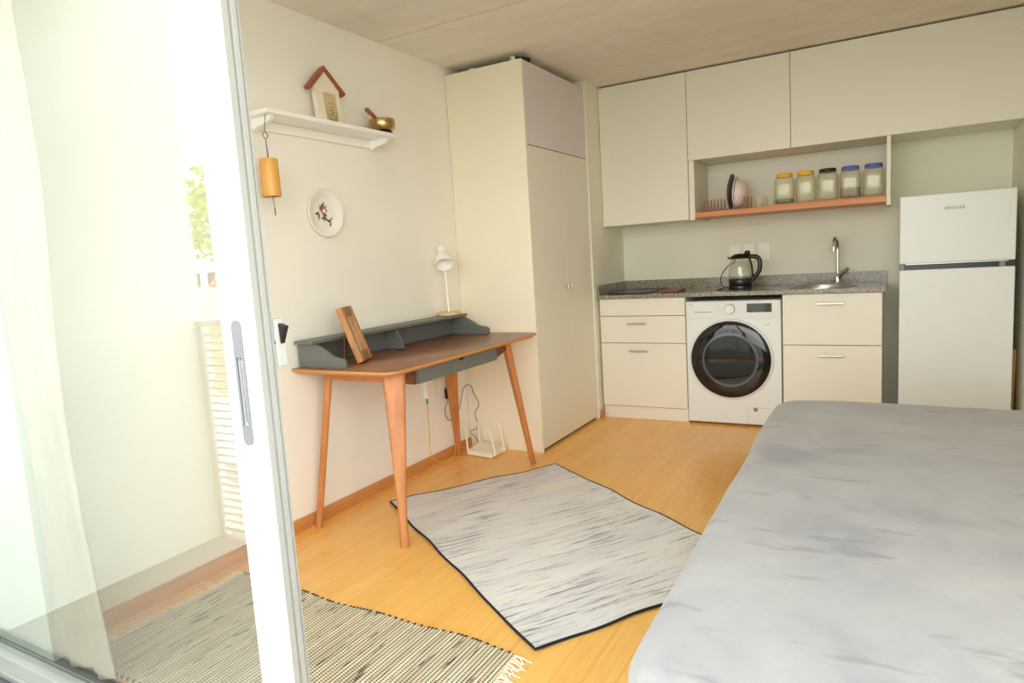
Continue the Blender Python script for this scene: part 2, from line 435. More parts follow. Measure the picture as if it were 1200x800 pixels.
# ------------------------------------------------------------------ room shell
def shell():
    m = MB(); m.box((-.15, .990, -.12), (XR + .15, YB + .15, 0)); struct('floor', m, 'floor', 'orange strip wood floor of the room', 'floor')
    m = MB(); m.box((-.6, .955, H), (XR + .15, YB + .15, H + .2)); struct('ceiling', m, 'concrete', 'bare concrete ceiling with a faint joint line', 'ceiling')
    m = MB(); m.box((-.15, 1.06, 0), (0, YB, H)); struct('wall_left', m, 'wall', 'white painted left wall behind the desk', 'wall')
    m = MB(); m.box((-.15, YB, 0), (XR + .15, YB + .15, H)); struct('wall_back', m, 'kitchen_wall', 'cream back wall behind the kitchen', 'wall')
    m = MB(); m.box((XR, .955, 0), (XR + .15, YB, H)); struct('wall_right', m, 'kitchen_wall', 'pale right wall beside the fridge', 'wall')
    m = MB(); m.box((0, YW2 + .004, 0), (.5405, YB, H)); struct('wall_pier', m, 'kitchen_wall', 'narrow cream wall pier between wardrobe and kitchen', 'wall')
    m = MB(); m.box((-.62, .96, -.12), (.05, 1.06, H), .002); struct('wall_front', m, 'render', 'pale front wall stub behind the sliding glass door', 'wall')
    m = MB(); m.box((.055, .955, 2.27), (XR + .15, 1.06, H)); struct('wall_header', m, 'wall', 'header over the sliding door opening', 'wall')
    m = MB()
    m.prism([(0, 1.06, 0), (.012, 1.06, 0), (.012, 1.06, .052), (.008, 1.06, .057), (0, 1.06, .057)], (0, YW - .003 - 1.06, 0))
    struct('baseboard_left', m, 'skirting', 'orange brown wooden baseboard along the left wall', 'baseboard')
    m = MB(); m.box((.5405, YW2 + .006, 0), (.551, YF - .002, .057)); struct('baseboard_pier', m, 'skirting', 'short wooden baseboard piece at the pier', 'baseboard')
    # sill and tracks under the sliding door
    m = MB(); m.box((-.62, .80, -.12), (XR + .1, .950, -.075)); m.box((.0505, .950, -.12), (XR + .1, .9895, 0)); m.box((-.62, .950, -.12), (.0505, .9595, 0))
    for y in (.815, .85): m.box((-.62, y - .004, -.075), (XR + .1, y + .004, -.045), .001)
    struct('trim_1', m, 'alu', 'grey aluminium floor track of the sliding door', 'door track')
shell()

def sliding_door():
    root = thing('door_1', 'white framed sliding glass door leaf standing half open at left', 'door', (.4, YG + .0225, -.07))
    root['kind'] = 'structure'
    y0, y1 = YG, YG + .045; x0, x1 = 1.136, 1.240
    # closing stile with grooved edge
    m = MB()
    xe = x1 - .008
    m.prism([(x, y, -.07) for x, y in [(x0, y0), (x1 - .003, y0), (x1 - .001, y0 + .002), (xe, y0 + .003), (xe, y1 - .002), (x1 - .002, y1 - .001), (x1 - .003, y1), (x0, y1)]], (0, 0, 2.32))
    st = part(root, 'stile', m, 'white_alu', angle=25)
    m = MB()
    cap = [(1.1835 + .0115 * math.cos(a), y0 - .01, (.955 + .112 * (1 if math.sin(a) > 0 else -1)) + .0115 * math.sin(a)) for a in [2*PI*k/24 for k in range(24)]]
    m.box((1.174, y0 - .01, .862), (1.193, y0 + .022, 1.012)); carve(st, m)
    m = MB()
    prof = [(xe + .0003, y0 + .0032), (x1, y0 + .0032), (x1, y0 + .016), (x1 - .006, y0 + .018), (x1 - .006, y0 + .022),
            (x1 + .001, y0 + .024), (x1 + .001, y0 + .034), (x1 - .005, y0 + .036), (x1 - .005, y0 + .0395), (x1 - .001, y0 + .041), (x1 - .001, y1 - .0022), (xe + .0003, y1 - .0022)]
    m.prism([(x, y, -.069) for x, y in prof], (0, 0, 2.318)); part(root, 'edge_profile', m, 'alu_edge', 'grey grooved edge profile', angle=25)
    m = MB(); m.box((-.56, y0, -.07), (-.46, y1, 2.25), .003); part(root, 'stile', m, 'white_alu')
    m = MB(); m.box((-.46, y0, 2.16), (x0, y1, 2.25), .003); part(root, 'top_rail', m, 'white_alu')
    m = MB(); m.box((-.46, y0, -.07), (x0, y1, .004), .003)
    m.box((-.46, y0 - .012, -.065), (x0, y0, -.045), .002); part(root, 'bottom_rail', m, 'alu_edge', 'grey aluminium bottom rail')
    m = MB(); m.box((-.462, .920, .002), (x0 + .002, .926, 2.162)); part(root, 'glass_pane', m, 'door_glass', smooth=False)
    # flush pull: a capsule plate with a cup
    m = MB()
    out = [(1.1835 + .0145 * math.cos(a), (.955 + .118 * (1 if a < PI else -1)) + .0145 * math.sin(a)) for a in [2*PI*(k + .5)/36 for k in range(36)]]
    m.prism([(x, y0 - .0035, z) for x, z in out], (0, .0034, 0), bev=.001)
    hd = part(root, 'handle', m, 'pull_grey', 'grey flush pull plate')
    m = MB(); m.box((1.1755, y0 - .02, .864), (1.1915, y0 + .02, 1.010)); carve(hd, m)
    m = MB(); m.box((1.1742, y0 + .016, .8622), (1.1928, y0 + .0215, 1.0118))
    part(hd, 'cup', m, 'black', 'dark recess of the pull')
    m = MB(); m.box((1.176, y0 + .004, .872), (1.1815, y0 + .016, 1.004), .002); part(hd, 'latch', m, 'steel')
    # lock plate on the room side
    m = MB(); m.box((1.17, y1 + .001, .985), (1.247, y1 + .022, 1.084), .002)
    lk = part(root, 'lock_plate', m, 'lock_grey', 'grey lock plate on the room side')
    m = MB(); m.prism([(1.246, y1 + .006, 1.074), (1.2655, y1 + .006, 1.068), (1.249, y1 + .006, 1.032)], (0, .012, 0), bev=.001); part(lk, 'lever', m, 'black')
    m = MB(); m.cyl((1.239, y1 + .002, 1.034), (1.239, y1 - .0005, 1.034), .0025, seg=12); part(lk, 'screw', m, 'steel')
sliding_door()

# ------------------------------------------------------------------ kitchen
def bar_handle(par, xc, z, w=.14, y=YF):
    m = MB()
    m.box((xc - w/2, y - .026, z - .005), (xc + w/2, y - .018, z + .005), .002)
    for s in (-1, 1): m.cyl((xc + s*(w/2 - .02), y - .02, z), (xc + s*(w/2 - .02), y + .002, z), .004, seg=10)
    part(par, 'handle', m, 'steel')

def base_unit(x0, x1, fronts, label):
    r = thing('base_cabinet', label, 'cabinet', ((x0+x1)/2, (YF+YB)/2, 0), None)
    m = MB(); t = .018; yf = YF + .02
    m.box((x0, yf, 0), (x0+t, YB - .003, ZC - .001)); m.box((x1-t, yf, 0), (x1, YB - .003, ZC - .001))
    m.box((x0+t, yf, .09), (x1-t, YB - .02, .108)); m.box((x0+t, YB - .02, .09), (x1-t, YB - .003, ZC - .001))
    part(r, 'carcass', m, 'cream')
    m = MB(); m.box((x0 + .022, YF + .012, .001), (x1 - .002, YF + .028, .088)); part(r, 'plinth', m, 'cream')
    m = MB(); m.box((x0 + .003, yf - .0005, .09), (x1 - .003, yf + .0035, ZC - .002)); part(r, 'shadow_gap', m, 'gap')
    for z0, z1, hz, hx, w, nm in fronts:
        m = MB(); m.box((x0 + .002, YF, z0), (x1 - .002, YF + .018, z1), .0012)
        d = part(r, nm, m, 'cream')
        if hz: bar_handle(d, hx, hz, w)
    return r
base_unit(.553, 1.165, [(.738, .857, None, 0, 0, 'front_panel'), (.548, .734, .684, .829, .135, 'drawer'), (.094, .544, .491, .833, .135, 'drawer')],
          'cream base cabinet with drawers left of the washing machine')
base_unit(1.772, 2.319, [(.544, .857, .797, 2.045, .145, 'drawer'), (.094, .540, .477, 2.048, .145, 'drawer')],
          'cream base cabinet with two deep drawers under the sink')

# worktop with upstand, hole for the sink
SKX, SKY, SKR = 1.985, 4.665, .185
m = MB()
m.box((.5415, YF - .018, ZC), (2.338, YB - .001, ZT), .002)
wt = thing('worktop', 'speckled grey granite worktop with upstand over the base cabinets', 'worktop', (1.4, 4.7, ZC))
top = part(wt, 'slab', m, 'granite')
m = MB(); m.cyl((SKX, SKY, ZC - .05), (SKX, SKY, ZT + .05), SKR, seg=48); carve(top, m)
m = MB(); m.box((.5615, YB - .022, ZT), (2.338, YB - .001, .958), .0015); m.box((.5415, YF - .016, ZT), (.5615, YB - .001, .958), .0015)
part(wt, 'upstand', m, 'granite')

m = MB()
m.lathe((SKX, SKY, ZT), [(SKR + .016, .0005), (SKR + .016, .003), (SKR + .010, .0045), (SKR - .004, .002), (SKR - .010, -.02), (SKR - .016, -.11), (SKR - .05, -.135), (.03, -.14),
                         (.03, -.143), (SKR - .05, -.138), (SKR - .012, -.112), (SKR - .006, -.02), (SKR - .003, .0005)], seg=48, caps=False)
sk = thing('sink', 'round stainless steel sink sunk in the granite worktop', 'sink', (SKX, SKY, ZT))
part(sk, 'bowl', m, 'steel')
m = MB(); m.lathe((SKX, SKY, ZT - .1395), [(.034, 0), (.034, .003), (.02, .004), (.004, .002)], seg=24); part(sk, 'drain', m, 'chrome')

f = thing('faucet', 'tall chrome gooseneck faucet behind the sink', 'faucet', (2.055, 4.90, ZT))
m = MB(); m.lathe((2.055, 4.90, ZT), [(.027, 0), (.027, .004), (.020, .010), (.020, .058), (.016, .066), (.011, .072)], seg=24); part(f, 'base', m, 'chrome')
m = MB(); m.tube(spline([(2.055, 4.90, ZT + .05), (2.055, 4.90, ZT + .17), (2.055, 4.90, ZT + .245), (2.052, 4.87, ZT + .293), (2.047, 4.83, ZT + .302), (2.043, 4.79, ZT + .285), (2.040, 4.775, ZT + .235)], 8), .0105, 14); part(f, 'spout', m, 'chrome')
m = MB(); m.cyl((2.040, 4.774, ZT + .245), (2.039, 4.772, ZT + .218), .0135, seg=18); part(f, 'aerator', m, 'chrome')
m = MB(); m.tube([(2.060, 4.885, ZT + .052), (2.085, 4.87, ZT + .075), (2.122, 4.85, ZT + .104)], [.017, .0155, .012], 14); part(f, 'lever', m, 'chrome')

m = MB(); m.box((.615, 4.45, ZT + .0005), (.895, 4.935, ZT + .0100), .002)
hb = thing('hob', 'flat black glass hob at the left end of the granite worktop', 'hob', (.755, 4.69, ZT))
part(hb, 'glass_top', m, 'black')
for y in (4.57, 4.81):
    m = MB(); m.lathe((.755, y, ZT + .0101), [(.088, 0), (.088, .0004), (.085, .0004), (.085, 0)], seg=40, caps=False); part(hb, 'cooking_zone', m, 'alu')
m = MB(); m.box((.965, 4.50, ZT + .0005), (1.10, 4.70, ZT + .018), .004)
solo('wooden_trivet', m, 'brown_wood', 'small reddish brown wooden board lying on the worktop beside the hob', 'board', (1.03, 4.6, ZT))

# washing machine
def washer():
    x0, x1, yf, z1 = 1.170, 1.766, YF - .004, .829
    r = thing('washing_machine', 'white front-loading washing machine with dark round porthole between base cabinets', 'washing machine', (1.468, 4.68, 0))
    m = MB(); m.box((x0, yf, .014), (x1, yf + .56, z1), .008, 3); part(r, 'body', m, 'appliance')
    for sx in (x0 + .06, x1 - .06):
        for y in (yf + .06, yf + .5):
            m = MB(); m.cyl((sx, y, 0), (sx, y, .016), .02, seg=16); part(r, 'foot', m, 'black_matt')
    cx, cz, R = 1.456, .446, .252
    m = MB(); m.box((x0 + .004, yf - .006, .708), (x1 - .004, yf + .001, .824), .003); cp = part(r, 'control_panel', m, 'appliance_panel')
    m = MB(); m.lathe((cx, yf, cz), [(R + .014, .001), (R + .014, -.008), (R + .008, -.018), (R, -.022), (R, .001)], 'Y', 72, caps=False)
    dr = part(r, 'porthole_door', m, 'appliance')
    m = MB(); m.lathe((cx, yf, cz), [(R, -.004), (R, -.020), (R - .01, -.026), (R - .05, -.032), (R - .10, -.034), (.08, -.035), (.01, -.035)], 'Y', 72); part(dr, 'door_glass', m, 'porthole')
    m = MB(); m.lathe((cx, yf, cz), [(.178, -.0328), (.178, -.0346), (.162, -.0352), (.162, -.0336)], 'Y', 64, caps=False); part(dr, 'inner_ring', m, 'porthole_ring')
    m = MB(); m.lathe((cx, yf - .006, .774), [(.031, 0), (.031, -.012), (.028, -.016), (.005, -.0165)], 'Y', 32); dl = part(cp, 'dial', m, 'appliance')
    m = MB(); m.lathe((cx, yf - .006, .774), [(.034, .0), (.034, -.002), (.0315, -.002), (.0315, 0)], 'Y', 32, caps=False); part(cp, 'dial_ring', m, 'lettering')
    m = MB(); m.box((1.562, yf - .0075, .752), (1.712, yf - .005, .808), .0008); part(cp, 'display', m, 'display')
    m = MB(); m.box((1.186, yf - .0075, .722), (1.350, yf - .005, .818), .001); part(cp, 'detergent_drawer', m, 'appliance')
    m = MB(); m.box((1.228, yf - .0082, .754), (1.342, yf - .007, .760), .0005); part(cp, 'drawer_grip', m, 'faint_lettering')
    m = MB(); m.box((1.5545, yf - .0006, .0185), (1.7575, yf + .002, .1275)); part(r, 'flap_gap', m, 'faint_lettering')
    m = MB(); m.box((1.556, yf - .0015, .020), (1.756, yf + .002, .126), .0008); ff = part(r, 'filter_flap', m, 'appliance')
    m = MB(); m.lathe((1.606, yf - .002, .118), [(.014, 0), (.012, -.0015), (.003, -.002)], 'Y', 20); part(ff, 'flap_catch', m, 'alu')
    m = MB(); m.lathe((1.196, yf - .0078, .803), [(.0062, 0), (.0062, -.0006), (.0050, -.0006), (.0050, 0)], 'Y', 20, caps=False); part(cp, 'badge_ring', m, 'faint_lettering')
    text_part(cp, 'lettering', 'LG', .014, 'faint_lettering', Matrix.Translation((1.216, yf - .008, .803)) @ FRONT)
    text_part(cp, 'lettering', 'AI DD', .008, 'faint_lettering', Matrix.Translation((1.325, yf - .008, .805)) @ FRONT)
    m = MB(); m.box((1.663, yf - .0006, .652), (1.700, yf + .002, .689), .0004); sg = part(r, 'sticker', m, 'white_plastic')
    m = MB(); m.lathe((1.688, yf - .0008, .671), [(.0085, 0), (.0085, -.0005), (.006, -.0005), (.006, 0)], 'Y', 24, caps=False)
    for s in (-1, 1): m.tube([(1.668, yf - .001, .671 - s*.006), (1.678, yf - .001, .671 + s*.006)], .0009, 6)
    part(sg, 'symbol', m, 'lettering')
washer()

# wall units and the open niche
def wall_unit(x0, x1, z0, label, z1=2.343):
    r = thing('wall_cabinet', label, 'cabinet', ((x0+x1)/2, (YU+YB)/2, z0))
    m = MB(); m.box((x0, YU + .021, z0), (x1, YB - .002, z1)); part(r, 'carcass', m, 'cream')
    m = MB(); m.box((x0 + .0015, YU + .0186, z0 + .002), (x1 - .0015, YU + .0206, z1)); part(r, 'shadow_gap', m, 'gap')
    m = MB(); m.box((x0 + .0018, YU, z0), (x1 - .0018, YU + .018, z1 - .004), .001); part(r, 'door', m, 'cream')
wall_unit(.5425, 1.167, 1.373, 'tall cream wall cabinet at the left end of the kitchen')
wall_unit(1.167, 1.811, 1.764, 'square cream wall cabinet above the dish rack')
wall_unit(1.811, XR - .004, 1.764, 'long cream wall cabinet above the jars and fridge')

n = thing('niche_shelf', 'open cream shelf box with orange wood board under the wall cabinets', 'shelf', (1.76, 4.79, 1.37))
m = MB(); m.box((1.170, YU + .002, 1.368), (1.206, YB - .002, 1.762), .001); part(n, 'side_panel', m, 'cream')
m = MB(); m.box((2.334, YU + .002, 1.362), (2.356, YB - .002, 1.762), .001); part(n, 'side_panel', m, 'cream')
m = MB(); m.box((1.207, YB - .012, 1.42), (2.333, YB - .002, 1.762)); part(n, 'back_panel', m, 'cream')
m = MB(); m.box((1.207, YU - .002, 1.382), (2.333, YB - .002, 1.416), .002); part(n, 'board', m, 'shelf_wood', 'orange pine shelf board')
m = MB(); m.box((1.70, YU + .006, 1.4165), (2.331, YU + .30, 1.4235), .0015)
solo('jar_tray', m, 'shelf_wood', 'thin orange wooden board under the row of jars', 'board', (2.015, 4.73, 1.4165))

def jar(xc, lid, label, fill=None, fh=0):
    y, z, w, d = 4.69, 1.424, .115, .104
    r = thing('storage_jar', label, 'jar', (xc, y, z), 'square glass jars on the kitchen shelf')
    m = MB()
    secs = [(.80, 0), (.94, .004), (1, .016), (1, .140), (.95, .156), (.82, .168), (.80, .176)]
    ring = lambda k, h: [(xc + u * k, y + v * k, z + h) for u, v in rrect(w, d, .026, 5)]
    inner = [(.76, .176), (.90, .154), (.95, .138), (.95, .018), (.88, .008), (.5, .006)]
    m.rings([ring(k, h) for k, h in secs] + [ring(k, h) for k, h in inner])
    b = part(r, 'glass_body', m, 'jar_glass')
    m = MB()
    pan = [(xc + u, y - d/2 - .0005, z + .078 + v) for u, v in rrect(.070, .098, .018, 5)]
    m.tube(pan, .0022, 6, closed=True); part(b, 'moulded_panel', m, 'jar_glass')
    m = MB(); m.lathe((xc, y, z + .170), [(.047, 0), (.049, .003), (.049, .020), (.046, .026), (.008, .027)], seg=36, wave=lambda a, q: .012 * math.cos(18 * a) if q > .0485 else 0); part(r, 'lid', m, lid)
    if fill:
        m = MB()
        m.rings([[(xc + u*k, y + v*k, z + h + (random.uniform(-.004, .004) if h > .02 else 0)) for u, v in rrect(w, d, .026, 5)] for k, h in ((.86, .0095), (.93, .02), (.93, fh), (.5, fh + .003))])
        part(r, 'contents', m, fill)
for k, (lid, lab, fill, fh) in enumerate([
    ('yellow', 'square glass jar with yellow lid, a little dark tea inside, leftmost jar', 'dark_grain', .030),
    ('yellow', 'empty square glass jar with yellow lid, second from left beside the black-lidded jar', None, 0),
    ('black', 'empty square glass jar with black lid in the middle of the row', None, 0),
    ('blue', 'square glass jar with blue lid, half full of brown grains', 'grain', .062),
    ('blue', 'empty square glass jar with blue lid at the right end of the shelf', None, 0)]):
    jar(1.759 + k * .1265, lid, lab, fill, fh)

# dish rack with plates
dk = thing('dish_rack', 'low wooden peg dish rack at the left end of the niche shelf', 'dish rack', (1.38, 4.74, 1.416))
for y in (4.69, 4.80):
    m = MB(); m.box((1.232, y - .008, 1.4165), (1.56, y + .008, 1.4265), .002); part(dk, 'rail', m, 'brown_wood')
for x in (1.24, 1.55):
    m = MB(); m.box((x - .008, 4.698, 1.4175), (x + .008, 4.792, 1.4255), .002); part(dk, 'crossbar', m, 'brown_wood')
for y in (4.69, 4.80):
    for x in [1.246 + i * .0225 for i in range(6)] + [1.508, 1.533]:
        m = MB(); m.cyl((x, y, 1.426), (x, y, 1.500), .0042, .0036, 8); part(dk, 'peg', m, 'peg_wood')
def rack_plate(x, R, mat, nm, label, tilt):
    m = MB(); m.xf = Matrix.Translation((x, 4.745, 1.4275 + R * math.cos(tilt))) @ Matrix.Rotation(tilt, 4, 'Y')
    m.lathe((0, 0, 0), [(.01, .004), (R*.6, .004), (R*.72, .009), (R, .020), (R, .026), (R*.7, .015), (R*.58, .010), (.01, .010)], 'X', 48)
    solo(nm, m, mat, label, 'plate', (x, 4.745, 1.4275))
rack_plate(1.395, .118, 'dark_wood', 'wooden_plate', 'dark brown round plate standing upright in the dish rack', math.radians(4))
rack_plate(1.4235, .108, 'china', 'white_plate', 'white plate standing in the rack next to the brown plate', math.radians(4))
m = MB(); m.xf = Matrix.Translation((1.452, 4.745, 1.4275 + .098)) @ Matrix.Rotation(math.radians(4), 4, 'Y')
m.lathe((0, 0, 0), [(.098, 0), (.092, .022), (.074, .046), (.045, .060), (.030, .064), (.004, .064), (.004, .060), (.030, .060), (.044, .056), (.071, .043), (.088, .020), (.095, 0)], 'X', 48)
solo('white_bowl', m, 'china_rose', 'pale rosy white bowl standing on edge at the right of the plates', 'bowl', (1.452, 4.745, 1.4275))
for x, y, h, lab in ((1.602, 4.70, .072, 'small clear glass tumbler just right of the dish rack'), (1.668, 4.73, .078, 'small clear glass tumbler beside the leftmost yellow-lidded jar')):
    m = MB(); m.lathe((x, y, 1.4165), [(.024, 0), (.031, h), (.029, h), (.0225, .006), (.004, .006)], seg=28)
    solo('glass_tumbler', m, 'jar_glass', lab, 'glass', (x, y, 1.4165), 'tumblers on the kitchen shelf')

# kettle
kx, ky = 1.474, 4.69
k = thing('electric_kettle', 'glass electric kettle with black lid, handle and base on the worktop', 'kettle', (kx, ky, ZT))
m = MB(); m.lathe((kx, ky, ZT), [(.078, .0005), (.080, .006), (.078, .020), (.066, .024)], seg=36); part(k, 'power_base', m, 'black')
m = MB(); m.lathe((kx, ky, ZT), [(.072, .025), (.076, .030), (.076, .066), (.073, .070)], seg=36); part(k, 'heater_band', m, 'black')
m = MB(); m.lathe((kx, ky, ZT), [(.073, .068), (.077, .085), (.076, .12), (.069, .165), (.060, .200), (.058, .207), (.055, .207), (.057, .199), (.066, .165), (.073, .12), (.074, .085), (.070, .072)], seg=36, caps=False); part(k, 'glass_body', m, 'kettle_glass')
m = MB(); m.lathe((kx, ky, ZT), [(.061, .203), (.064, .210), (.058, .222), (.035, .234), (.006, .237)], seg=36); ld = part(k, 'lid', m, 'black')
m = MB(); m.lathe((kx + .048, ky, ZT + .222), [(.012, 0), (.019, .010), (.020, .020), (.014, .031), (.003, .034)], seg=20); part(ld, 'lid_knob', m, 'black')
m = MB(); m.prism([(kx - .045, ky - .017, ZT + .196), (kx - .082, ky - .004, ZT + .208), (kx - .082, ky + .004, ZT + .208), (kx - .045, ky + .017, ZT + .196)], (0, 0, .012), bev=.003); part(k, 'spout', m, 'black')
m = MB()
hp = spline([(kx + .052, ky, ZT + .213), (kx + .085, ky, ZT + .214), (kx + .112, ky, ZT + .206), (kx + .126, ky, ZT + .18), (kx + .125, ky, ZT + .13), (kx + .112, ky, ZT + .10), (kx + .09, ky, ZT + .075), (kx + .073, ky, ZT + .055)], 6)
m.tube(hp, .0145, 12); part(k, 'handle', m, 'black')
m = MB(); m.tube(spline([(kx + .060, ky, ZT + .207), (kx + .071, ky, ZT + .165), (kx + .078, ky, ZT + .12), (kx + .078, ky, ZT + .06)], 6), .0065, 8); part(k, 'handle_strip', m, 'black')
m = MB(); m.tube(spline([(kx - .075, ky, ZT + .012), (kx - .105, ky - .02, ZT + .016), (kx - .128, ky - .01, ZT + .045), (kx - .132, ky + .05, ZT + .10), (kx - .11, ky + .14, ZT + .15), (kx - .08, ky + .22, ZT + .18), (1.384, YB - .018, 1.115)], 8), .0032, 8); part(k, 'cord', m, 'black_matt')
m = MB(); m.tube(spline([(kx - .105, ky - .02, ZT + .016), (kx - .118, ky - .055, ZT + .006), (kx - .135, ky - .11, ZT + .0045), (kx - .09, ky - .075, ZT + .0045)], 6), .003, 8); part(k, 'cord_loop', m, 'black_matt')
for i, (x0, x1, lab) in enumerate([(1.346, 1.423, 'white socket plate on the kitchen wall, left of the kettle'), (1.440, 1.520, 'white socket plate on the kitchen wall, half hidden behind the kettle lid'), (1.545, 1.622, 'white socket plate on the kitchen wall, right behind the kettle handle')]):
    s = thing('socket_plate', lab, 'socket', ((x0+x1)/2, YB - .004, 1.07), 'socket plates behind the kettle')
    m = MB(); m.box((x0, YB - .0085, 1.064), (x1, YB - .0005, 1.184), .003); part(s, 'plate', m, 'ivory')
    for z in (1.100, 1.148):
        m = MB(); m.box((x0 + .016, YB - .0105, z - .019), (x1 - .016, YB - .008, z + .019), .002); part(s, 'module', m, 'ivory')

# fridge
def fridge():
    x0, x1, yf = 2.402, 2.936, YF - .014
    r = thing('fridge', 'white two-door fridge standing at the right of the kitchen', 'fridge', (2.67, 4.69, 0))
    m = MB(); m.box((x0 + .004, yf + .055, .03), (x1 - .004, YB - .03, 1.388), .006); part(r, 'body', m, 'fridge')
    m = MB(); m.box((x0, yf, 1.014), (x1, yf + .050, 1.392), .006, 3); d = part(r, 'freezer_door', m, 'fridge')
    text_part(d, 'lettering', 'enxuta', .034, 'lettering', Matrix.Translation((2.661, yf - .0006, 1.3135)) @ FRONT, shear=.12, sx=1.02)
    m = MB(); m.box((x0 + .002, yf + .014, .980), (x1 - .002, yf + .054, 1.014)); part(r, 'grip_recess', m, 'black')
    m = MB(); m.box((x0 + .03, yf + .004, 1.0085), (x1 - .03, yf + .016, 1.0135), .001); part(r, 'grip_trim', m, 'steel')
    m = MB(); m.box((x0 + .465, yf + .004, .981), (x0 + .49, yf + .016, 1.010), .001); part(r, 'hinge_cover', m, 'alu')
    m = MB(); m.box((x0 + .004, yf + .004, .981), (x0 + .022, yf + .016, 1.012), .001); part(r, 'hinge_cover', m, 'alu')
    m = MB(); m.box((x0, yf, .052), (x1, yf + .050, .980), .006, 3); part(r, 'fridge_door', m, 'fridge')
    for x in (x0 + .05, x1 - .05):
        for y in (yf + .09, YB - .08):
            m = MB(); m.cyl((x, y, 0), (x, y, .032), .018, seg=14); part(r, 'foot', m, 'black_matt')
fridge()
m = MB(); m.xf = Matrix.Translation((2.949, 4.60, .0)) @ Matrix.Rotation(math.radians(1.2), 4, 'Y'); m.box((0, 0, 0), (.020, .09, .50), .002)
solo('wooden_board', m, 'bamboo', 'orange wooden board standing upright between fridge and right wall', 'board', (2.949, 4.6, 0))

# ------------------------------------------------------------------ wardrobe
def wardrobe():
    r = thing('wardrobe', 'tall cream built-in wardrobe in the corner beside the desk', 'wardrobe', (.27, 3.92, 0))
    m = MB(); z1 = 2.306
    m.box((.003, YW, .0), (XW, YW + .018, z1), .001); part(r, 'side_panel', m, 'cream_side')
    m = MB(); m.box((.003, YW + .019, .03), (XW - .022, YW2 - .002, z1 - .002)); part(r, 'carcass', m, 'cream')
    m = MB(); m.box((XW - .0215, YW + .0185, .0), (XW - .0195, YW2 - .002, z1 - .002)); part(r, 'shadow_gap', m, 'gap')
    ymid = 3.955
    for y0, y1, hy in ((YW + .019, ymid - .0012, ymid - .030), (ymid + .0012, YW2 - .002, ymid + .030)):
        m = MB(); m.box((XW - .019, y0, .018), (XW, y1, 1.831), .001); d = part(r, 'door', m, 'cream')
        m = MB(); m.tube(spline([(XW - .001, hy, .996), (XW + .014, hy, .996), (XW + .016, hy, .984), (XW + .014, hy, .972), (XW - .001, hy, .972)], 5), .003, 8); part(d, 'handle', m, 'steel')
    m = MB(); m.box((XW - .019, YW + .019, 1.836), (XW, YW2 - .002, z1 - .002), .001); part(r, 'top_door', m, 'lavender', 'pale lilac grey top flap')
wardrobe()
tz = 2.3065
t = thing('torch', 'small black torch with a white end lying on top of the wardrobe', 'torch', (.47, 3.53, tz))
m = MB(); m.cyl((.462, 3.515, tz + .0165), (.515, 3.60, tz + .0165), .0165, seg=20); part(t, 'barrel', m, 'black')
m = MB(); m.lathe((0, 0, 0), [(.0145, 0), (.0165, .003), (.0165, .022), (.012, .024)], 'X', 20)
rot = Vector((1, 0, 0)).rotation_difference(Vector((.053, .085, 0)).normalized()).to_matrix().to_4x4()
m.bm.transform(Matrix.Translation((.450, 3.4957, tz + .0165)) @ rot)
hdp = part(t, 'head', m, 'white_plastic', 'white front ring')
m = MB(); m.cyl((.4492, 3.4945, tz + .0165), (.4505, 3.4966, tz + .0165), .006, seg=14); part(hdp, 'lens', m, 'black')
m = MB(); m.xf = Matrix.Translation((.185, 3.50, tz)) @ Matrix.Rotation(.4, 4, 'Z'); m.box((-.02, -.006, .0005), (.02, .006, .012), .003)
solo('cap', m, 'white_plastic', 'tiny white plastic piece lying on top of the wardrobe near the wall', 'cap', (.185, 3.5, tz))

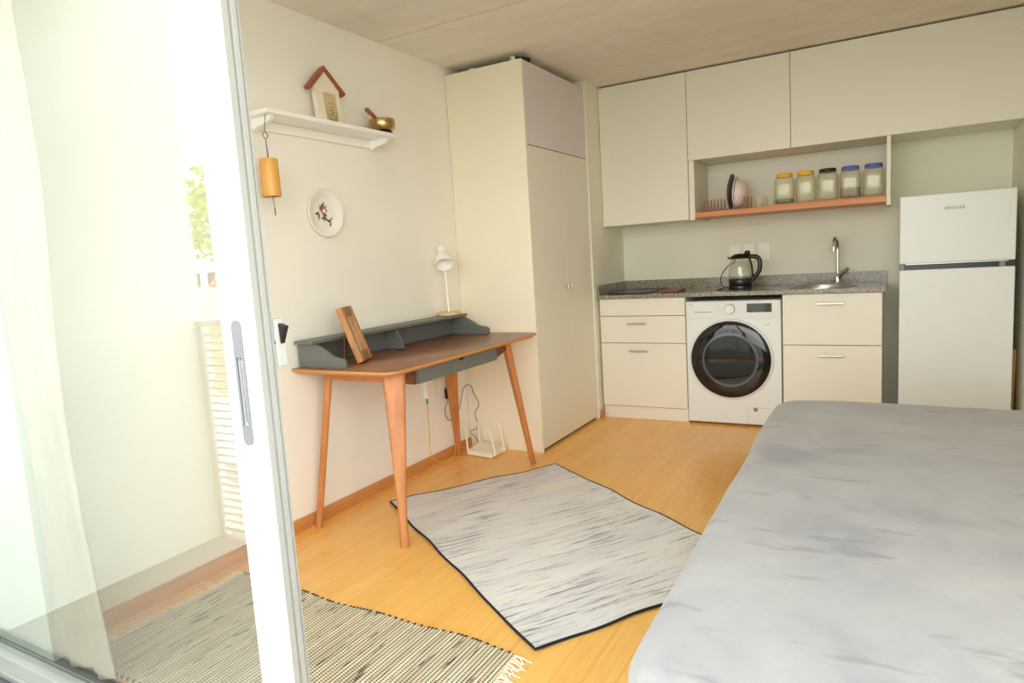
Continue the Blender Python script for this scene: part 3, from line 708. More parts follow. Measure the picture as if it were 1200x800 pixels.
# ------------------------------------------------------------------ desk
DZ = .75
def desk():
    r = thing('desk', 'mid-century wooden writing desk with slate grey hutch and splayed legs', 'desk', (.3, 2.70, 0))
    x0, x1, y0, y1 = .006, .592, 2.062, 3.392
    cx, cy = (x0+x1)/2, (y0+y1)/2
    pts = []
    w, h = x1 - x0, y1 - y0
    for sx, sy, a0, rr in ((1, 1, 0, .055), (-1, 1, PI/2, .015), (-1, -1, PI, .015), (1, -1, 3*PI/2, .055)):
        for k in range(9):
            a = a0 + PI/2 * k / 8
            pts.append((cx + sx*(w/2 - rr) + rr*math.cos(a), cy + sy*(h/2 - rr) + rr*math.sin(a)))
    m = MB()
    sh = lambda d, z: [(cx + (x-cx)*(1 - d/(w/2)), cy + (y-cy)*(1 - d/(h/2)), z) for x, y in pts]
    m.rings([sh(.022, DZ - .024), sh(.004, DZ - .012), sh(0, DZ - .006), sh(0, DZ - .0015)], mat=1)
    m.rings([sh(0, DZ - .0015), sh(.0015, DZ)], mat=0)
    part(r, 'tabletop', m, ['walnut', 'desk_edge'])
    # legs: blades set across the diagonals, tapering to the floor
    for fx, fy, tx, ty, d in ((.577, 2.072, .500, 2.185, (1, 1)), (.051, 2.097, .105, 2.20, (1, -1)), (.567, 3.266, .500, 3.150, (1, -1)), (.045, 3.272, .105, 3.155, (1, 1))):
        u = Vector((d[0], d[1], 0)).normalized(); v = Vector((-u.y, u.x, 0))
        T, B = Vector((tx, ty, DZ - .0245)), Vector((fx, fy, 0))
        rows = []
        for q in range(7):
            f_ = q / 6; c = T.lerp(B, f_); wd = (.098 + (.036 - .098) * min(1, f_ * 1.25)) / 2; th = (.034 + (.030 - .034) * f_) / 2
            ring = []
            for a, b in rrect(2 * wd, 2 * th, min(wd, th) * .6, 3): ring.append(c + u * a + v * b)
            rows.append(ring)
        m = MB(); m.rings(rows); part(r, 'leg', m, 'desk_wood')
    # side aprons
    for y in (2.175, 3.165):
        m = MB(); m.box((.13, y - .011, .685), (.475, y + .011, DZ - .0245), .002); part(r, 'side_apron', m, 'desk_wood')
    m = MB(); m.box((.085, 2.24, .675), (.107, 3.12, DZ - .0245), .002); part(r, 'back_apron', m, 'apron_wood')
    m = MB(); m.prism([(.500, 2.205, DZ - .0245), (.500, 2.205, .675), (.500, 2.30, .652), (.500, 2.985, .652), (.500, 3.135, .690), (.500, 3.135, DZ - .0245)], (.022, 0, 0), bev=.0015); part(r, 'front_apron', m, 'apron_wood')
    # drawer
    m = MB(); m.box((.523, 2.302, .655), (.543, 2.978, DZ - .026), .002)
    dr = part(r, 'drawer', m, 'grey_paint')
    m = MB(); m.prism([(.5435, 2.672, DZ - .0265)] + [(.5435, 2.645 - .027*math.cos(a + PI), DZ - .0265 - .014*math.sin(a)) for a in [PI*k/12 for k in range(1, 12)]][::-1] + [(.5435, 2.618, DZ - .0265)], (.0008, 0, 0))
    part(dr, 'finger_pull', m, 'black_matt')
    # hutch
    m = MB(); m.box((.022, 2.085, DZ + .108), (.136, 3.335, DZ + .123), .002); ht = part(r, 'hutch', m, 'grey_paint', 'slate grey shelf hutch on the desk')
    m = MB(); m.box((.022, 2.122, DZ + .0005), (.032, 3.298, DZ + .108), .001); part(ht, 'back_board', m, 'grey_paint')
    prof = [(.022, .0005), (.300, .0005), (.302, .030), (.294, .041), (.278, .046), (.245, .048), (.222, .056), (.200, .072), (.132, .108), (.022, .108)]
    for y in (2.105, 3.300):
        m = MB(); m.prism([(x, y, DZ + z) for x, z in prof], (0, .016, 0), bev=.0015); part(ht, 'side_panel', m, 'grey_paint')
    prof = [(.032, .0005), (.150, .0005), (.152, .020), (.144, .045), (.120, .085), (.112, .108), (.032, .108)]
    m = MB(); m.prism([(x, 2.69, DZ + z) for x, z in prof], (0, .012, 0), bev=.001); part(ht, 'divider', m, 'grey_paint')
    m = MB(); m.lathe((.165, 2.655, DZ), [(.026, .0003), (.026, .003), (.018, .004), (.018, .0006)], seg=24); part(r, 'cable_grommet', m, 'black')
    m = MB(); m.lathe((.135, 2.325, DZ), [(.014, .0003), (.014, .002), (.010, .003), (.003, .001)], seg=20); part(r, 'cable_grommet', m, 'steel')
desk()

# picture frame standing on the desk
def photo_frame():
    p1 = Vector((.286, 2.238, DZ + .0112)); bd = Vector((-.46, .888, 0)).normalized(); nrm = Vector((bd.y, -bd.x, 0))
    lean = math.radians(18)
    up = Vector((0, 0, 1)) * math.cos(lean) - nrm * math.sin(lean); fr = nrm * math.cos(lean) + Vector((0, 0, 1)) * math.sin(lean)
    M = Matrix((( bd.x, up.x, fr.x, p1.x), (bd.y, up.y, fr.y, p1.y), (bd.z, up.z, fr.z, p1.z), (0, 0, 0, 1)))
    W, Hh, T = .165, .262, .030
    r = thing('photo_frame', 'thick wooden photo frame leaning back on the desk', 'picture frame', (p1.x, p1.y, DZ))
    for a, b in (((0, 0, -T), (.034, Hh, 0)), ((W - .034, 0, -T), (W, Hh, 0))):
        m = MB(); m.xf = M; m.box(a, b, .004); part(r, 'side_rail', m, 'frame_wood')
    for a, b in (((.0345, 0, -T), (W - .0345, .044, 0)), ((.0345, Hh - .044, -T), (W - .0345, Hh, 0))):
        m = MB(); m.xf = M; m.box(a, b, .003); part(r, 'cross_rail', m, 'frame_face')
    m = MB(); m.xf = M; m.box((.034, .043, -T + .004), (W - .034, Hh - .043, -T + .010)); part(r, 'picture', m, 'photo')
    m = MB(); m.xf = M; m.prism([(W/2 - .02, .20, -T - .001), (W/2 + .02, .20, -T - .001), (W/2 + .02, .03, -T - .07), (W/2 - .02, .03, -T - .07)], (0, -.002, -.003)); part(r, 'easel_leg', m, 'frame_face')
photo_frame()

# desk lamp on the hutch
LZ = DZ + .1235
lx, ly = .078, 3.228
l = thing('desk_lamp', 'white desk lamp with round wooden base on the desk hutch', 'lamp', (lx, ly, LZ))
m = MB(); m.lathe((lx, ly, LZ), [(.066, 0), (.070, .003), (.070, .017), (.066, .020), (.006, .0205)], seg=40); part(l, 'base', m, 'pale_wood', 'pale wooden disc base')
sd = Vector((.46, -.53, -.84)).normalized()
hp0 = Vector((.052, 3.238, 1.272))
q = Vector((0, 0, 1)).rotation_difference(sd).to_matrix().to_4x4()
m = MB(); m.tube(spline([(lx, ly, LZ + .02), (lx - .004, ly + .002, LZ + .20), (lx - .016, ly + .006, LZ + .34), (.046, 3.243, 1.262), (.050, 3.240, 1.279), hp0 + sd * .004], 8), .0058, 12); part(l, 'stem', m, 'sheet_white')
m = MB(); m.lathe((0, 0, 0), [(.003, -.004), (.020, .0), (.0255, .006), (.0265, .045), (.031, .060), (.047, .085), (.054, .112), (.055, .130), (.053, .130), (.052, .112), (.045, .087), (.029, .063), (.024, .046), (.020, .012), (.003, .010)], seg=36)
m.bm.transform(Matrix.Translation(hp0) @ q); part(l, 'lamp_shade', m, 'sheet_white')
m = MB(); m.lathe((0, 0, .030), [(.010, 0), (.012, .02), (.022, .042), (.020, .060), (.004, .068)], seg=20); m.bm.transform(Matrix.Translation(hp0) @ q); part(l, 'bulb', m, 'sheet_white')

# ------------------------------------------------------------------ things on the left wall
SZ = 1.852
s = thing('wall_shelf', 'white floating wall shelf with curved brackets above the desk', 'shelf', (.07, 2.36, SZ - .05))
m = MB(); m.box((.001, 1.955, SZ - .020), (.150, 2.772, SZ), .003); part(s, 'board', m, 'sheet_white')
m = MB(); m.box((.001, 1.99, SZ - .062), (.016, 2.74, SZ - .0205), .002); part(s, 'back_rail', m, 'sheet_white')
for y in (1.985, 2.722):
    m = MB(); prof = [(.0165, -.0205), (.132, -.0205), (.126, -.036), (.108, -.048), (.085, -.053), (.055, -.056), (.035, -.064), (.0165, -.075)]
    m.prism([(x, y, SZ + z) for x, z in prof], (0, .022, 0), bev=.0015); part(s, 'bracket', m, 'sheet_white')

def house():
    y0, b = 2.403, .080
    M = Matrix.Translation((.064, y0, SZ + .0008)) @ Matrix.Rotation(math.radians(-6), 4, 'Y')
    r = thing('house_picture_frame', 'small whitewashed house-shaped picture frame with brown roof on the wall shelf', 'picture frame', (.07, y0, SZ))
    m = MB(); m.xf = M; m.prism([(-.012, -b, 0), (-.012, b, 0), (-.012, b, .172), (-.012, 0, .250), (-.012, -b, .172)], (.022, 0, 0), bev=.002); part(r, 'panel', m, 'white_wood')
    for s_ in (-1, 1):
        e0, e1 = Vector((-.018, 0, .250)), Vector((-.018, s_ * (b + .026), .250 - (b + .026) * .94))
        nn = Vector((0, s_ * .685, .729))
        m = MB(); m.xf = M; m.prism([e0 - Vector((0, 0, .0)), e1, e1 + nn * .018, e0 + Vector((0, 0, .0246))], (.036, 0, 0), bev=.001); part(r, 'roof_board', m, 'roof_wood')
    m = MB(); m.xf = M; m.box((.0102, -.030, .012), (.0115, .048, .150)); pc = part(r, 'picture', m, 'paper')
    m = MB(); m.xf = M
    rr = random.Random(3)
    for cy_, cz_, ra in ((-.005, .055, .017), (.027, .052, .016), (.010, .078, .013), (.012, .036, .022)):
        m.tube([(.0118, cy_ + ra*math.cos(a)*(1 + .12*math.sin(3*a)), cz_ + ra*.75*math.sin(a)) for a in [2*PI*k/22 for k in range(22)]], .0011, 5, closed=True)
    for k in range(4): m.tube([(.0118, -.022 + rr.uniform(0, .01), .018 + k*.005), (.0118, .012, .020 + k*.004), (.0118, .040 - rr.uniform(0, .01), .018 + k*.005)], .0009, 5)
    m.tube([(.0118, -.008, .10), (.0118, .010, .106), (.0118, .030, .098)], .0009, 5)
    part(pc, 'drawing', m, 'green_ink')
house()

bx, by = .088, 2.745
bw = thing('singing_bowl', 'brass singing bowl on the right end of the wall shelf', 'bowl', (bx, by, SZ))
m = MB(); m.lathe((bx, by, SZ + .0095), [(.028, 0), (.050, .006), (.064, .022), (.068, .042), (.065, .064), (.0625, .064), (.065, .042), (.061, .024), (.047, .009), (.004, .005)], seg=44); part(bw, 'bowl', m, 'brass')
m = MB(); m.lathe((bx, by, SZ + .0005), [(.050, 0), (.054, .004), (.050, .0085), (.004, .009)], seg=30)
solo('felt_cushion', m, 'dark_cushion', 'small dark green felt pad under the brass bowl', 'cushion', (bx, by, SZ))
m = MB(); m.tube([(bx + .005, by + .030, SZ + .030), (bx, by - .02, SZ + .060), (bx - .004, by - .066, SZ + .091), (bx - .008, by - .098, SZ + .110), (bx - .010, by - .106, SZ + .115)], [.007, .0085, .0105, .0125, .006], 14)
solo('mallet', m, 'roof_wood', 'reddish wooden mallet resting inside the brass bowl', 'mallet', (bx, by - .03, SZ + .02))

cxx, cyy = .112, 1.969
c = thing('wind_chime', 'bamboo tube wind chime hanging from the left end of the wall shelf', 'wind chime', (cxx, cyy, 1.42))
m = MB()
m.lathe((cxx, cyy, 1.498), [(.0375, 0), (.0385, .004), (.0375, .080), (.0365, .150), (.0345, .154), (.031, .154), (.031, .004), (.033, 0)], seg=32, caps=False)
m.lathe((cxx, cyy, 1.640), [(.031, 0), (.004, .001)], seg=32, caps=False); tb = part(c, 'bamboo_tube', m, 'bamboo')
m = MB(); m.tube([(cxx, cyy, 1.642), (cxx + .002, cyy - .004, 1.70), (cxx, cyy - .003, 1.735)], .0016, 6); m.tube([(cxx + .004, cyy, 1.642), (cxx, cyy - .003, 1.735)], .0012, 6); part(c, 'cord', m, 'string')
m = MB(); m.tube([(cxx, cyy - .003 + .0125*math.cos(a), 1.747 + .0125*math.sin(a)) for a in [2*PI*k/24 for k in range(24)]], .0016, 6, closed=True)
m.tube([(cxx, cyy - .003, 1.759), (cxx, cyy, 1.79), (cxx, cyy + .008, SZ - .0195)], .0014, 6); part(c, 'ring', m, 'string')
m = MB()
for k in range(4):
    a = k * PI/2 + .4; m.cyl((cxx + .016*math.cos(a), cyy + .016*math.sin(a), 1.495), (cxx + .016*math.cos(a), cyy + .016*math.sin(a), 1.63), .0022, seg=8)
part(c, 'chime_rod', m, 'steel')
m = MB(); m.tube([(cxx, cyy, 1.64), (cxx + .001, cyy + .004, 1.49), (cxx + .002, cyy + .006, 1.45)], .0014, 6); m.cyl((cxx + .002, cyy + .006, 1.452), (cxx + .002, cyy + .0065, 1.421), .0024, seg=8); part(c, 'clapper', m, 'string')

py, pz, PR = 2.358, 1.4505, .113
p = thing('wall_plate', 'white china plate with pink flowers hanging on the left wall', 'plate', (.004, py, pz - PR))
wv = lambda a, r_: (.007 * math.cos(10 * a) if r_ > .08 else 0)
m = MB(); m.lathe((.003, py, pz), [(.05, 0), (.072, .004), (PR - .004, .019), (PR, .022), (PR - .003, .025), (PR - .018, .020), (.078, .012), (.070, .008), (.066, .007), (.004, .007)], 'X', 80, wave=wv); pl = part(p, 'dish', m, 'china')
def blob(m, y, z, a, b, ang, x=.0105):
    ring = []; y, z, a, b = y*1.3, z*1.3, a*1.3, b*1.3
    for k in range(12):
        t = 2*PI*k/12; u, v = a*math.cos(t), b*math.sin(t)
        ring.append((x, py + y + u*math.cos(ang) - v*math.sin(ang), pz + z + u*math.sin(ang) + v*math.cos(ang)))
    m.prism(ring, (.0007, 0, 0))
for y, z in ((-.012, .018), (.002, -.008)):
    m = MB()
    for k in range(5):
        a = 2*PI*k/5; blob(m, y + .0062*math.cos(a), z + .0062*math.sin(a), .0062, .0045, a)
    part(pl, 'flower', m, 'pink', 'pink painted flower')
for stems in ([(0, .032, 1.4), (.008, .022, .7), (-.004, .026, 2.2), (.011, .012, -1.0)], [(-.032, .0, .5), (-.026, -.006, -1.0), (-.036, -.004, 2.9), (-.028, -.016, -1.7)], [(-.002, -.022, -1.6), (-.010, -.019, 3.0), (.007, -.022, -.7), (-.010, .003, 2.2)], [(.022, -.028, .3), (.031, -.022, .8), (.028, -.036, -1.3), (.026, -.046, -1.6), (.016, -.024, 2.6)]):
    m = MB()
    for y, z, a in stems: blob(m, y, z, .0092, .0032, a)
    part(pl, 'leaf_spray', m, 'leaf_glaze', 'green painted leaves')

# ------------------------------------------------------------------ router, sockets and cables below the desk
r = thing('router', 'cream white router with upright antennas on the floor behind the desk leg', 'router', (.18, 3.36, 0))
m = MB(); m.hexa([(.098, 3.284, .004), (.286, 3.262, .004), (.292, 3.416, .004), (.108, 3.432, .004), (.098, 3.284, .034), (.286, 3.262, .030), (.292, 3.416, .046), (.108, 3.432, .050)], .005, 2); part(r, 'case', m, 'router')
for x, y in ((.110, 3.297), (.272, 3.278), (.118, 3.418), (.280, 3.404)):
    m = MB(); m.cyl((x, y, 0), (x, y, .006), .006, seg=10); part(r, 'foot', m, 'router')
for x, y, tx, ty, h in ((.094, 3.300, .088, 3.30, .165), (.104, 3.425, .098, 3.43, .175), (.289, 3.30, .262, 3.30, .180), (.297, 3.40, .262, 3.41, .185)):
    m = MB(); m.tube([(x, y, .012), (x, y, .035), (tx, ty, h)], [.007, .0065, .0045], 10); part(r, 'antenna', m, 'router')
b = thing('fibre_box', 'white fibre outlet box on the wall with green plug below the desk', 'outlet', (.013, 3.055, .40))
m = MB(); m.box((.0005, 3.025, .405), (.026, 3.090, .530), .004); part(b, 'box', m, 'white_plastic')
m = MB(); m.box((.010, 3.030, .372), (.019, 3.040, .4048), .0015); part(b, 'plug', m, 'green_plug', 'green plug')
m = MB(); m.tube(spline([(.0145, 3.035, .371), (.015, 3.034, .25), (.016, 3.028, .10), (.022, 3.036, .045), (.040, 3.085, .008), (.066, 3.145, .006), (.062, 3.205, .030), (.050, 3.235, .075), (.060, 3.26, .06), (.0995, 3.34, .020)], 8), .0022, 8)
solo('fibre_cable', m, 'yellow_cable', 'thin yellow cable hanging from the fibre outlet down to the floor', 'cable', (.03, 3.1, 0))
o = thing('wall_socket', 'white double socket plate on the left wall beside the desk back leg', 'socket', (.006, 3.16, .39))
m = MB(); m.box((.0005, 3.110, .385), (.010, 3.215, .490), .003); part(o, 'plate', m, 'white_plastic')
for y in (3.138, 3.187):
    m = MB(); m.box((.0095, y - .017, .405), (.012, y + .017, .470), .002); part(o, 'module', m, 'white_plastic')
a = thing('power_adapter', 'black plug adapter with thin black cable beside the desk back leg', 'adapter', (.03, 3.24, .36))
m = MB(); m.box((.0005, 3.232, .360), (.032, 3.272, .425), .004); part(a, 'plug', m, 'black')
m = MB(); m.tube(spline([(.018, 3.245, .360), (.020, 3.200, .315), (.022, 3.196, .27), (.024, 3.225, .232), (.022, 3.29, .216), (.026, 3.34, .28), (.030, 3.40, .40), (.045, 3.455, .40), (.062, 3.455, .355), (.092, 3.455, .305), (.092, 3.455, .27), (.062, 3.455, .222), (.078, 3.455, .16), (.070, 3.452, .125), (.03, 3.44, .105), (.06, 3.445, .07), (.109, 3.433, .022)], 7), .0019, 8); part(a, 'cable', m, 'black_matt')

# ------------------------------------------------------------------ rugs
def grey_rug():
    A = Vector((.172, 2.462)); u = Vector((1.259, -.836)).normalized(); v = Vector((.527, .815)).normalized()
    L, W = 1.512, .972
    ang = math.atan2(u.y, u.x)
    r = thing('area_rug', 'grey distressed area rug with dark binding on the wood floor before the desk', 'rug', (A.x, A.y, 0))
    r.rotation_euler = (0, 0, ang)
    # local coords: X along the long side, Y along the short side; gentle waves along the edges
    ex = lambda t, s_: .0025 * math.sin(3.1 * t + s_) + .002 * math.sin(8.3 * t + 2 * s_)
    def zz(x, y):
        d = min(x, y, L - x, W - y)
        return .006 + .0035 * max(0, 1 - d / .12) * (1 + math.sin(14 * (x + y)))
    NX, NY = 60, 40
    def pos(i, j, dz=0):
        x, y = L * i / NX, W * j / NY
        wx, wy = x / L, y / W
        X = x + (1 - wx) * ex(y * 3, 1) + wx * ex(y * 3, 4)
        Y = y + (1 - wy) * ex(x * 2.2, 2) + wy * ex(x * 2.2, 5)
        return Vector((X, Y, zz(x, y) + dz))
    m = MB(); m.grid([[pos(i, j) for i in range(NX + 1)] for j in range(NY + 1)])
    m.grid([[pos(i, j, -.005) for i in range(NX + 1)] for j in range(NY + 1)])
    ORG[r.name] = Vector((0, 0, 0))
    part(r, 'pile', m, 'grey_rug')
    edge = [pos(i, 0, -.002) for i in range(NX)] + [pos(NX, j, -.002) for j in range(NY)] + [pos(i, NY, -.002) for i in range(NX, 0, -1)] + [pos(0, j, -.002) for j in range(NY, 0, -1)]
    m = MB(); m.tube(edge, .0045, 8, closed=True); part(r, 'binding', m, 'rug_edge', 'thin black binding')
grey_rug()

def rag_rug():
    x0, x1, y0, y1 = .130, 1.392, 1.004, 1.612
    r = thing('rag_rug', 'cream and charcoal woven rag rug with fringed ends by the glass door', 'rug', (x0, y0, 0))
    NX, NY = 90, 40
    rr = random.Random(5)
    def P(i, j, dz=0):
        x, y = x0 + (x1-x0)*i/NX, y0 + (y1-y0)*j/NY
        return Vector((x + .004*math.sin(y*23), y + .006*math.sin(x*7) - .025*(x-x0)/(x1-x0) + .005*math.sin(x*17), .0085 + dz))
    m = MB(); m.grid([[P(i, j) for i in range(NX+1)] for j in range(NY+1)])
    m.grid([[P(i, j, -.008) for i in range(NX+1)] for j in range(NY+1)])
    b = [P(i, 0) for i in range(NX+1)] + [P(NX, j) for j in range(1, NY+1)] + [P(i, NY) for i in range(NX-1, -1, -1)] + [P(0, j) for j in range(NY-1, 0, -1)]
    m.rings([b, [p - Vector((0, 0, .008)) for p in b]], caps=False); part(r, 'weave', m, 'rag_rug')
    m = MB()
    for j in (0, NY):
        for i in range(NX):
            if i % 2 == 0 or rr.random() < .25:
                c = P(i, j, -.002) + Vector((.004, 0, 0)); m.tube([c - Vector((.0055, 0, 0)), c, c + Vector((.0055, .001, 0))], [.003, .0062, .003], 7)
    part(r, 'edge_knots', m, 'knot', 'dark yarn knots along the selvedge', kind='stuff')
    for ex, sgn in ((0, -1), (NX, 1)):
        m = MB()
        for k in range(74):
            j = NY * (k + .5) / 74; base = P(ex, j, -.003)
            ln = rr.uniform(.035, .062); dy = rr.uniform(-.022, .022)
            m.tube(spline([base, base + Vector((sgn*ln*.4, dy*.2, rr.uniform(0, .006))), base + Vector((sgn*ln*.8, dy*.7, -.002)), base + Vector((sgn*ln, dy, -.003))], 3), [.0024]*6 + [.0024, .0024, .0022, .0018], 5)
        part(r, 'fringe', m, 'fringe', 'cream cotton fringe', kind='stuff')
rag_rug()

# ------------------------------------------------------------------ bed
def bed():
    x0, x1, y0, y1, top = 1.885, XR - .006, .975, 3.29, .455
    r = thing('bed', 'low bed along the right wall under a grey blanket', 'bed', (2.43, 2.1, 0))
    m = MB(); m.box((x0 + .14, y0 + .04, .10), (x1 - .01, y1 - .05, .22), .01); part(r, 'base', m, 'bed_wood')
    m = MB(); m.box((x0 + .125, y0 + .03, .221), (x1 - .008, y1 - .04, top - .016), .045, 4); part(r, 'mattress', m, 'mattress')
    for x in (x0 + .19, x1 - .08):
        for y in (y0 + .10, y1 - .12):
            m = MB(); m.cyl((x, y, 0), (x, y, .10), .025, .03, 16); part(r, 'leg', m, 'bed_wood')
    # blanket: concentric rings from the hem, over the rounded edge, to the middle line
    rnd = random.Random(2)
    N = 300; R = .055
    cx, cy = (x0+x1)/2, (y0+y1)/2
    def contour(d):
        w, h = (x1-x0) - 2*d, (y1-y0) - 2*d
        rc = max(.004, min(.13 - d, .13, w/2 - .001)) if d < .126 else .004
        per = []
        segs = [((w/2, -h/2+rc), (w/2, h/2-rc)), 'c0', ((w/2-rc, h/2), (-w/2+rc, h/2)), 'c1', ((-w/2, h/2-rc), (-w/2, -h/2+rc)), 'c2', ((-w/2+rc, -h/2), (w/2-rc, -h/2)), 'c3']
        ctr = [(w/2-rc, h/2-rc, 0), (-w/2+rc, h/2-rc, PI/2), (-w/2+rc, -h/2+rc, PI), (w/2-rc, -h/2+rc, 3*PI/2)]
        cnt = [90, 10, 40, 10, 90, 10, 40, 10]
        for s_, n_ in zip(segs, cnt):
            if isinstance(s_, str):
                X, Y, a0 = ctr[int(s_[1])]
                for k in range(n_):
                    a = a0 + PI/2*k/n_; per.append((cx + X + rc*math.cos(a), cy + Y + rc*math.sin(a)))
            else:
                (ax, ay), (bx_, by_) = s_
                for k in range(n_): per.append((cx + ax + (bx_-ax)*k/n_, cy + ay + (by_-ay)*k/n_))
        return per
    rows = []
    hem = contour(0)
    for z, dd in ((.020, -.012), (.10, -.008), (.20, -.004), (.30, 0), (top - R - .02, 0)):
        ring = []
        for i, (x, y) in enumerate(contour(0)):
            s_ = i / N * 2 * PI
            wv = (.008*math.sin(s_*17) + .006*math.sin(s_*41 + 1)) * (1 - z / top)
            nx, ny = (x - cx), (y - cy)
            px = min(x + (wv - dd*0) * (1 if x > cx else -1) * (1 if abs(x - cx) > (x1-x0)/2 - .01 else 0), XR - .002)
            py_ = y + wv * (1 if y > cy else -1) * (1 if abs(y - cy) > (y1-y0)/2 - .01 else 0)
            ring.append((px, py_, z))
        rows.append(ring)
    for k in range(0, 7):
        a = PI/2 * k / 6; d = R * (1 - math.cos(a)); rows.append([(x, y, top - R + R*math.sin(a)) for x, y in contour(d)])
    d = R
    half = (x1 - x0) / 2
    while d < half - .03:
        d += .022
        if d > half - .012: break
        rows.append([(x, y, top) for x, y in contour(d)])
    def wr(p):
        x, y, z = p
        if z < .2: return p
        n1 = noise.noise(Vector((x*2.1, y*1.7, 3.0))); n2 = noise.noise(Vector((x*6 + y*3, y*5 - x*2, 8.0))); n3 = noise.noise(Vector((x*13, y*17, 1.5)))
        ed = min(x - x0, y1 - y)
        dz = .008*n1 + .0035*n2 + .0012*n3
        # soft fold across the foot end
        fo = math.exp(-((y - (2.98 + .08*math.sin(x*5)))/.05)**2) * .004
        dx = (.007*noise.noise(Vector((y*2.0, 0, 4))) if ed < .09 else 0) + (3.29 - y) * .022 * (1 - (x - x0)/(x1 - x0))
        return (min(x + dx, XR - .002), y, z + dz + fo)
    rows = [[wr(p) for p in rw] for rw in rows]
    m = MB(); m.rings(rows, caps=False)
    # close the middle
    vs = m.bm.verts; vs.ensure_lookup_table()
    last = vs[len(vs) - N:]
    m.bm.faces.new(last)
    solo('blanket', m, 'velvet', 'grey velvety blanket spread over the low bed', 'blanket', (2.43, 2.1, 0), angle=80)
bed()

# ------------------------------------------------------------------ curtain bunched beside the door
def curtain():
    m = MB(); rows = []
    zs = [.02 + (2.24 - .02) * k / 40 for k in range(41)]
    for z in zs:
        row = []
        t = z / 2.24
        for i in range(61):
            u = i / 60
            x = .064 + u * (.278 - .05 * math.sin(PI * min(1, t * 1.6)) + .035 * (1 - t) ** 3)
            y = .968 + .012 * math.sin(u * 4.2 * PI + .5*math.sin(z*2.2)) + .004 * math.sin(u*11*PI + z*3)
            row.append((x + .006 * math.sin(z*5 + u*6), y, z))
        rows.append(row)
    m.grid(rows); m.grid([[(x, y + .0025, z) for x, y, z in r_] for r_ in rows])
    r = thing('curtain', 'beige linen curtain hanging bunched behind the glass door', 'curtain', (.2, 1.0, 0))
    part(r, 'panel', m, 'linen', angle=80)
    m = MB(); m.cyl((.06, .985, 2.252), (2.9, .985, 2.252), .010, seg=14)
    for x in (.07, 2.89): m.lathe((x, .985, 2.252), [(.006, -.012), (.016, -.008), (.018, 0), (.016, .008), (.006, .012)], 'X', 18)
    part(r, 'rod', m, 'white_alu')
curtain()

# ------------------------------------------------------------------ balcony and the street it looks on to (seen mirrored in the pane)
ZB = -.08
m = MB(); m.box((-.62, -.30, -.30), (XR + .6, .80, ZB)); struct('floor_balcony', m, 'terrace', 'grey tiled balcony floor outside the door', 'balcony floor')
m = MB(); m.box((-.62, -.165, ZB), (-.50, .955, 2.455)); struct('wall_balcony', m, 'render', 'white balcony side wall mirrored in the glass', 'wall')
m = MB(); m.box((-.62, .20, 2.46), (XR + .6, .954, 2.66)); struct('ceiling_balcony', m, 'render', 'white slab over the balcony', 'ceiling')
rl = thing('balcony_railing', 'white slatted balcony railing mirrored faintly in the glass', 'railing', (1.2, -.15, ZB))
rl['kind'] = 'structure'
m = MB(); m.box((-.50, -.172, .955), (XR + .5, -.128, .985), .004); part(rl, 'top_rail', m, 'white_alu')
m = MB(); m.box((-.50, -.160, -.050), (XR + .5, -.140, -.030), .003); part(rl, 'bottom_rail', m, 'white_alu')
for x in (-.48, .7, 1.9, 3.1):
    m = MB(); m.box((x - .018, -.168, ZB), (x + .018, -.132, .955), .003); part(rl, 'post', m, 'white_alu')
for k_ in range(26):
    z = -.005 + k_ * .0365
    m = MB(); m.box((-.50, -.156, z), (XR + .5, -.144, z + .013), .002); part(rl, 'slat', m, 'white_alu')

m = MB(); m.box((-60, -60, -3.3), (40, -.4, -3.2)); struct('ground', m, 'ground', 'pale street paving below the balcony', 'ground')
hs = thing('brick_house', 'orange brick house across the street mirrored in the door glass', 'house', (-12, -10.5, -3.2))
m = MB(); m.box((-17, -13, -1.6), (-8.2, -8.2, .22)); part(hs, 'wall', m, 'brick')
m = MB(); m.box((-17.1, -13.1, -3.2), (-8.1, -8.1, -1.6), .02); part(hs, 'ground_storey', m, 'white_plaster')
m = MB(); m.box((-17.3, -13.3, .22), (-7.9, -7.9, .80), .04); part(hs, 'roof_slab', m, 'tile_roof')
m = MB(); m.box((-17.0, -13, .80), (-10.2, -10.2, 1.45), .02); part(hs, 'upper_storey', m, 'render')
m = MB(); m.prism([(-13.0, -10.0, .95), (-13.0, -9.3, .95), (-13.0, -9.3, 1.02), (-13.0, -10.0, 1.65)], (1.2, 0, 0)); part(hs, 'awning', m, 'red_awning')
m = MB()
for k_ in range(6): m.box((-16.2 + k_*1.0, -10.25, .95), (-15.6 + k_*1.0, -10.15, 1.35), .01)
part(hs, 'window_band', m, 'black')
def tree(x, y, h, rad, label, seed):
    rr = random.Random(seed)
    t = thing('tree', label, 'tree', (x, y, -3.2), 'trees beyond the brick house')
    m = MB(); m.tube([(x, y, -3.2), (x + .1, y, -.5), (x, y + .1, h - rad)], [.28, .2, .12], 10); part(t, 'trunk', m, 'bark')
    m = MB()
    for k in range(1700):
        d = Vector((rr.gauss(0, 1), rr.gauss(0, 1), rr.gauss(0, 1))).normalized() * rad * (rr.random() ** .35)
        d += Vector((noise.noise(d*1.2), noise.noise(d*1.2 + Vector((9, 0, 0))), 0)) * .8
        c = Vector((x, y, h)) + Vector((d.x, d.y, d.z * .85))
        a = Vector((rr.gauss(0, 1), rr.gauss(0, 1), rr.gauss(0, 1))).normalized(); b = a.orthogonal().normalized()
        L_ = rr.uniform(.18, .34); w = L_ * .45
        v = [m.bm.verts.new(c + a*L_), m.bm.verts.new(c + b*w + Vector((0, 0, .03))), m.bm.verts.new(c - a*L_), m.bm.verts.new(c - b*w)]
        m.bm.faces.new(v)
    part(t, 'crown', m, 'foliage', smooth=False)
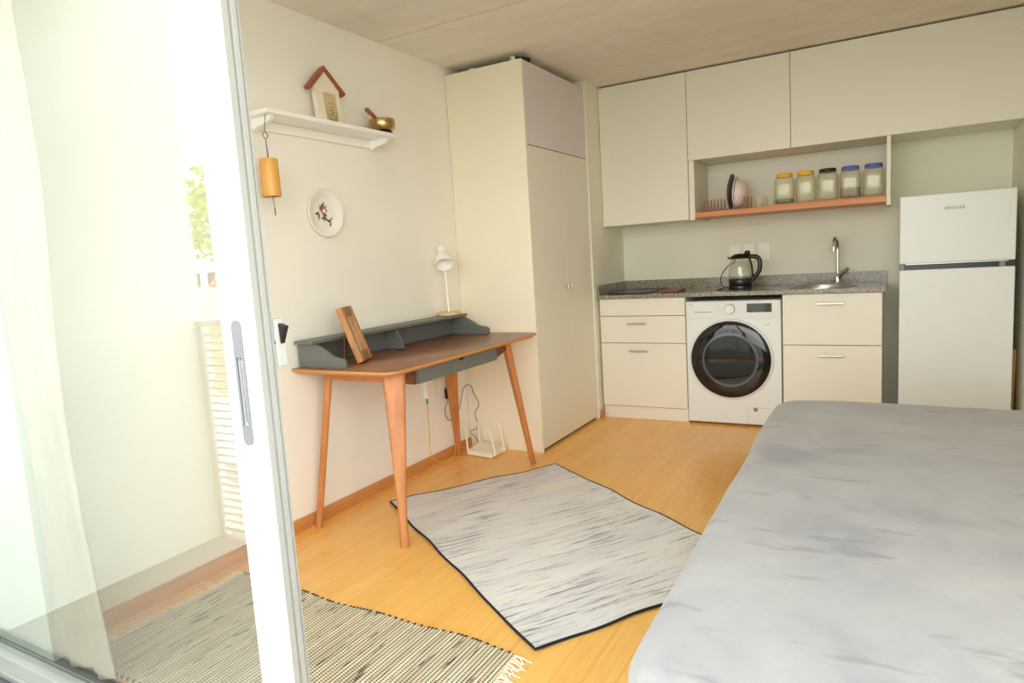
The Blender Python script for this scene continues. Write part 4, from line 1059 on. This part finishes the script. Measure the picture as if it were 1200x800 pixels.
tree(-16.2, -14.5, 3.4, 2.5, 'leafy green tree behind the brick house, the nearer one', 11)
tree(-24.5, -19.5, 4.2, 3.0, 'leafy green tree behind the brick house, the farther one', 12)

# ------------------------------------------------------------------ light: open sky through the door
w = bpy.data.worlds.new('World'); SC.world = w; w.use_nodes = True
t = w.node_tree; t.nodes.clear()
out = t.nodes.new('ShaderNodeOutputWorld'); bg = t.nodes.new('ShaderNodeBackground')
tc = t.nodes.new('ShaderNodeTexCoord'); sp = t.nodes.new('ShaderNodeSeparateXYZ'); rp = t.nodes.new('ShaderNodeValToRGB')
t.links.new(tc.outputs['Generated'], sp.inputs[0]); t.links.new(sp.outputs['Z'], rp.inputs['Fac'])
e = rp.color_ramp.elements
e[0].position = 0.0; e[0].color = (1.0, .985, .95, 1)
e[1].position = .7; e[1].color = (.80, .90, 1.0, 1)
x_ = e.new(.18); x_.color = (1.0, 1.0, 1.0, 1)
bg.inputs['Strength'].default_value = 6.3
t.links.new(rp.outputs[0], bg.inputs['Color']); t.links.new(bg.outputs[0], out.inputs['Surface'])

pl_ = bpy.data.lights.new('door_portal', 'AREA'); pl_.shape = 'RECTANGLE'; pl_.size = 3.6; pl_.size_y = 2.36
pl_.cycles.is_portal = True
po = bpy.data.objects.new('door_portal', pl_); COL.objects.link(po); po.location = (1.25, .89, 1.1); po.rotation_euler = (PI/2, 0, 0)

# ------------------------------------------------------------------ camera
yaw, pitch, roll, F = .5210331, .122014, -.0618884, 776.01757
fw = Vector((-math.sin(yaw)*math.cos(pitch), math.cos(yaw)*math.cos(pitch), -math.sin(pitch)))
rt = Vector((math.cos(yaw), math.sin(yaw), 0)); up = rt.cross(fw)
r2 = rt*math.cos(roll) + up*math.sin(roll); u2 = up*math.cos(roll) - rt*math.sin(roll)
cam = bpy.data.cameras.new('camera'); co = bpy.data.objects.new('camera', cam); COL.objects.link(co)
co.matrix_world = Matrix(((r2.x, u2.x, -fw.x, 2.350116), (r2.y, u2.y, -fw.y, 0), (r2.z, u2.z, -fw.z, 1.174699), (0, 0, 0, 1)))
cam.sensor_width = 36; cam.lens = 36 * F / 1200; cam.clip_start = .01; cam.clip_end = 200
SC.camera = co

cy = SC.cycles
cy.max_bounces = 12; cy.diffuse_bounces = 8; cy.glossy_bounces = 5; cy.transparent_max_bounces = 16; cy.transmission_bounces = 6
cy.caustics_reflective = False; cy.caustics_refractive = False; cy.sample_clamp_indirect = 10; cy.use_denoising = True
vs_ = SC.view_settings
vs_.view_transform = 'Standard'; vs_.look = 'None'; vs_.gamma = 1.0; vs_.use_curve_mapping = False; vs_.exposure = 0.0
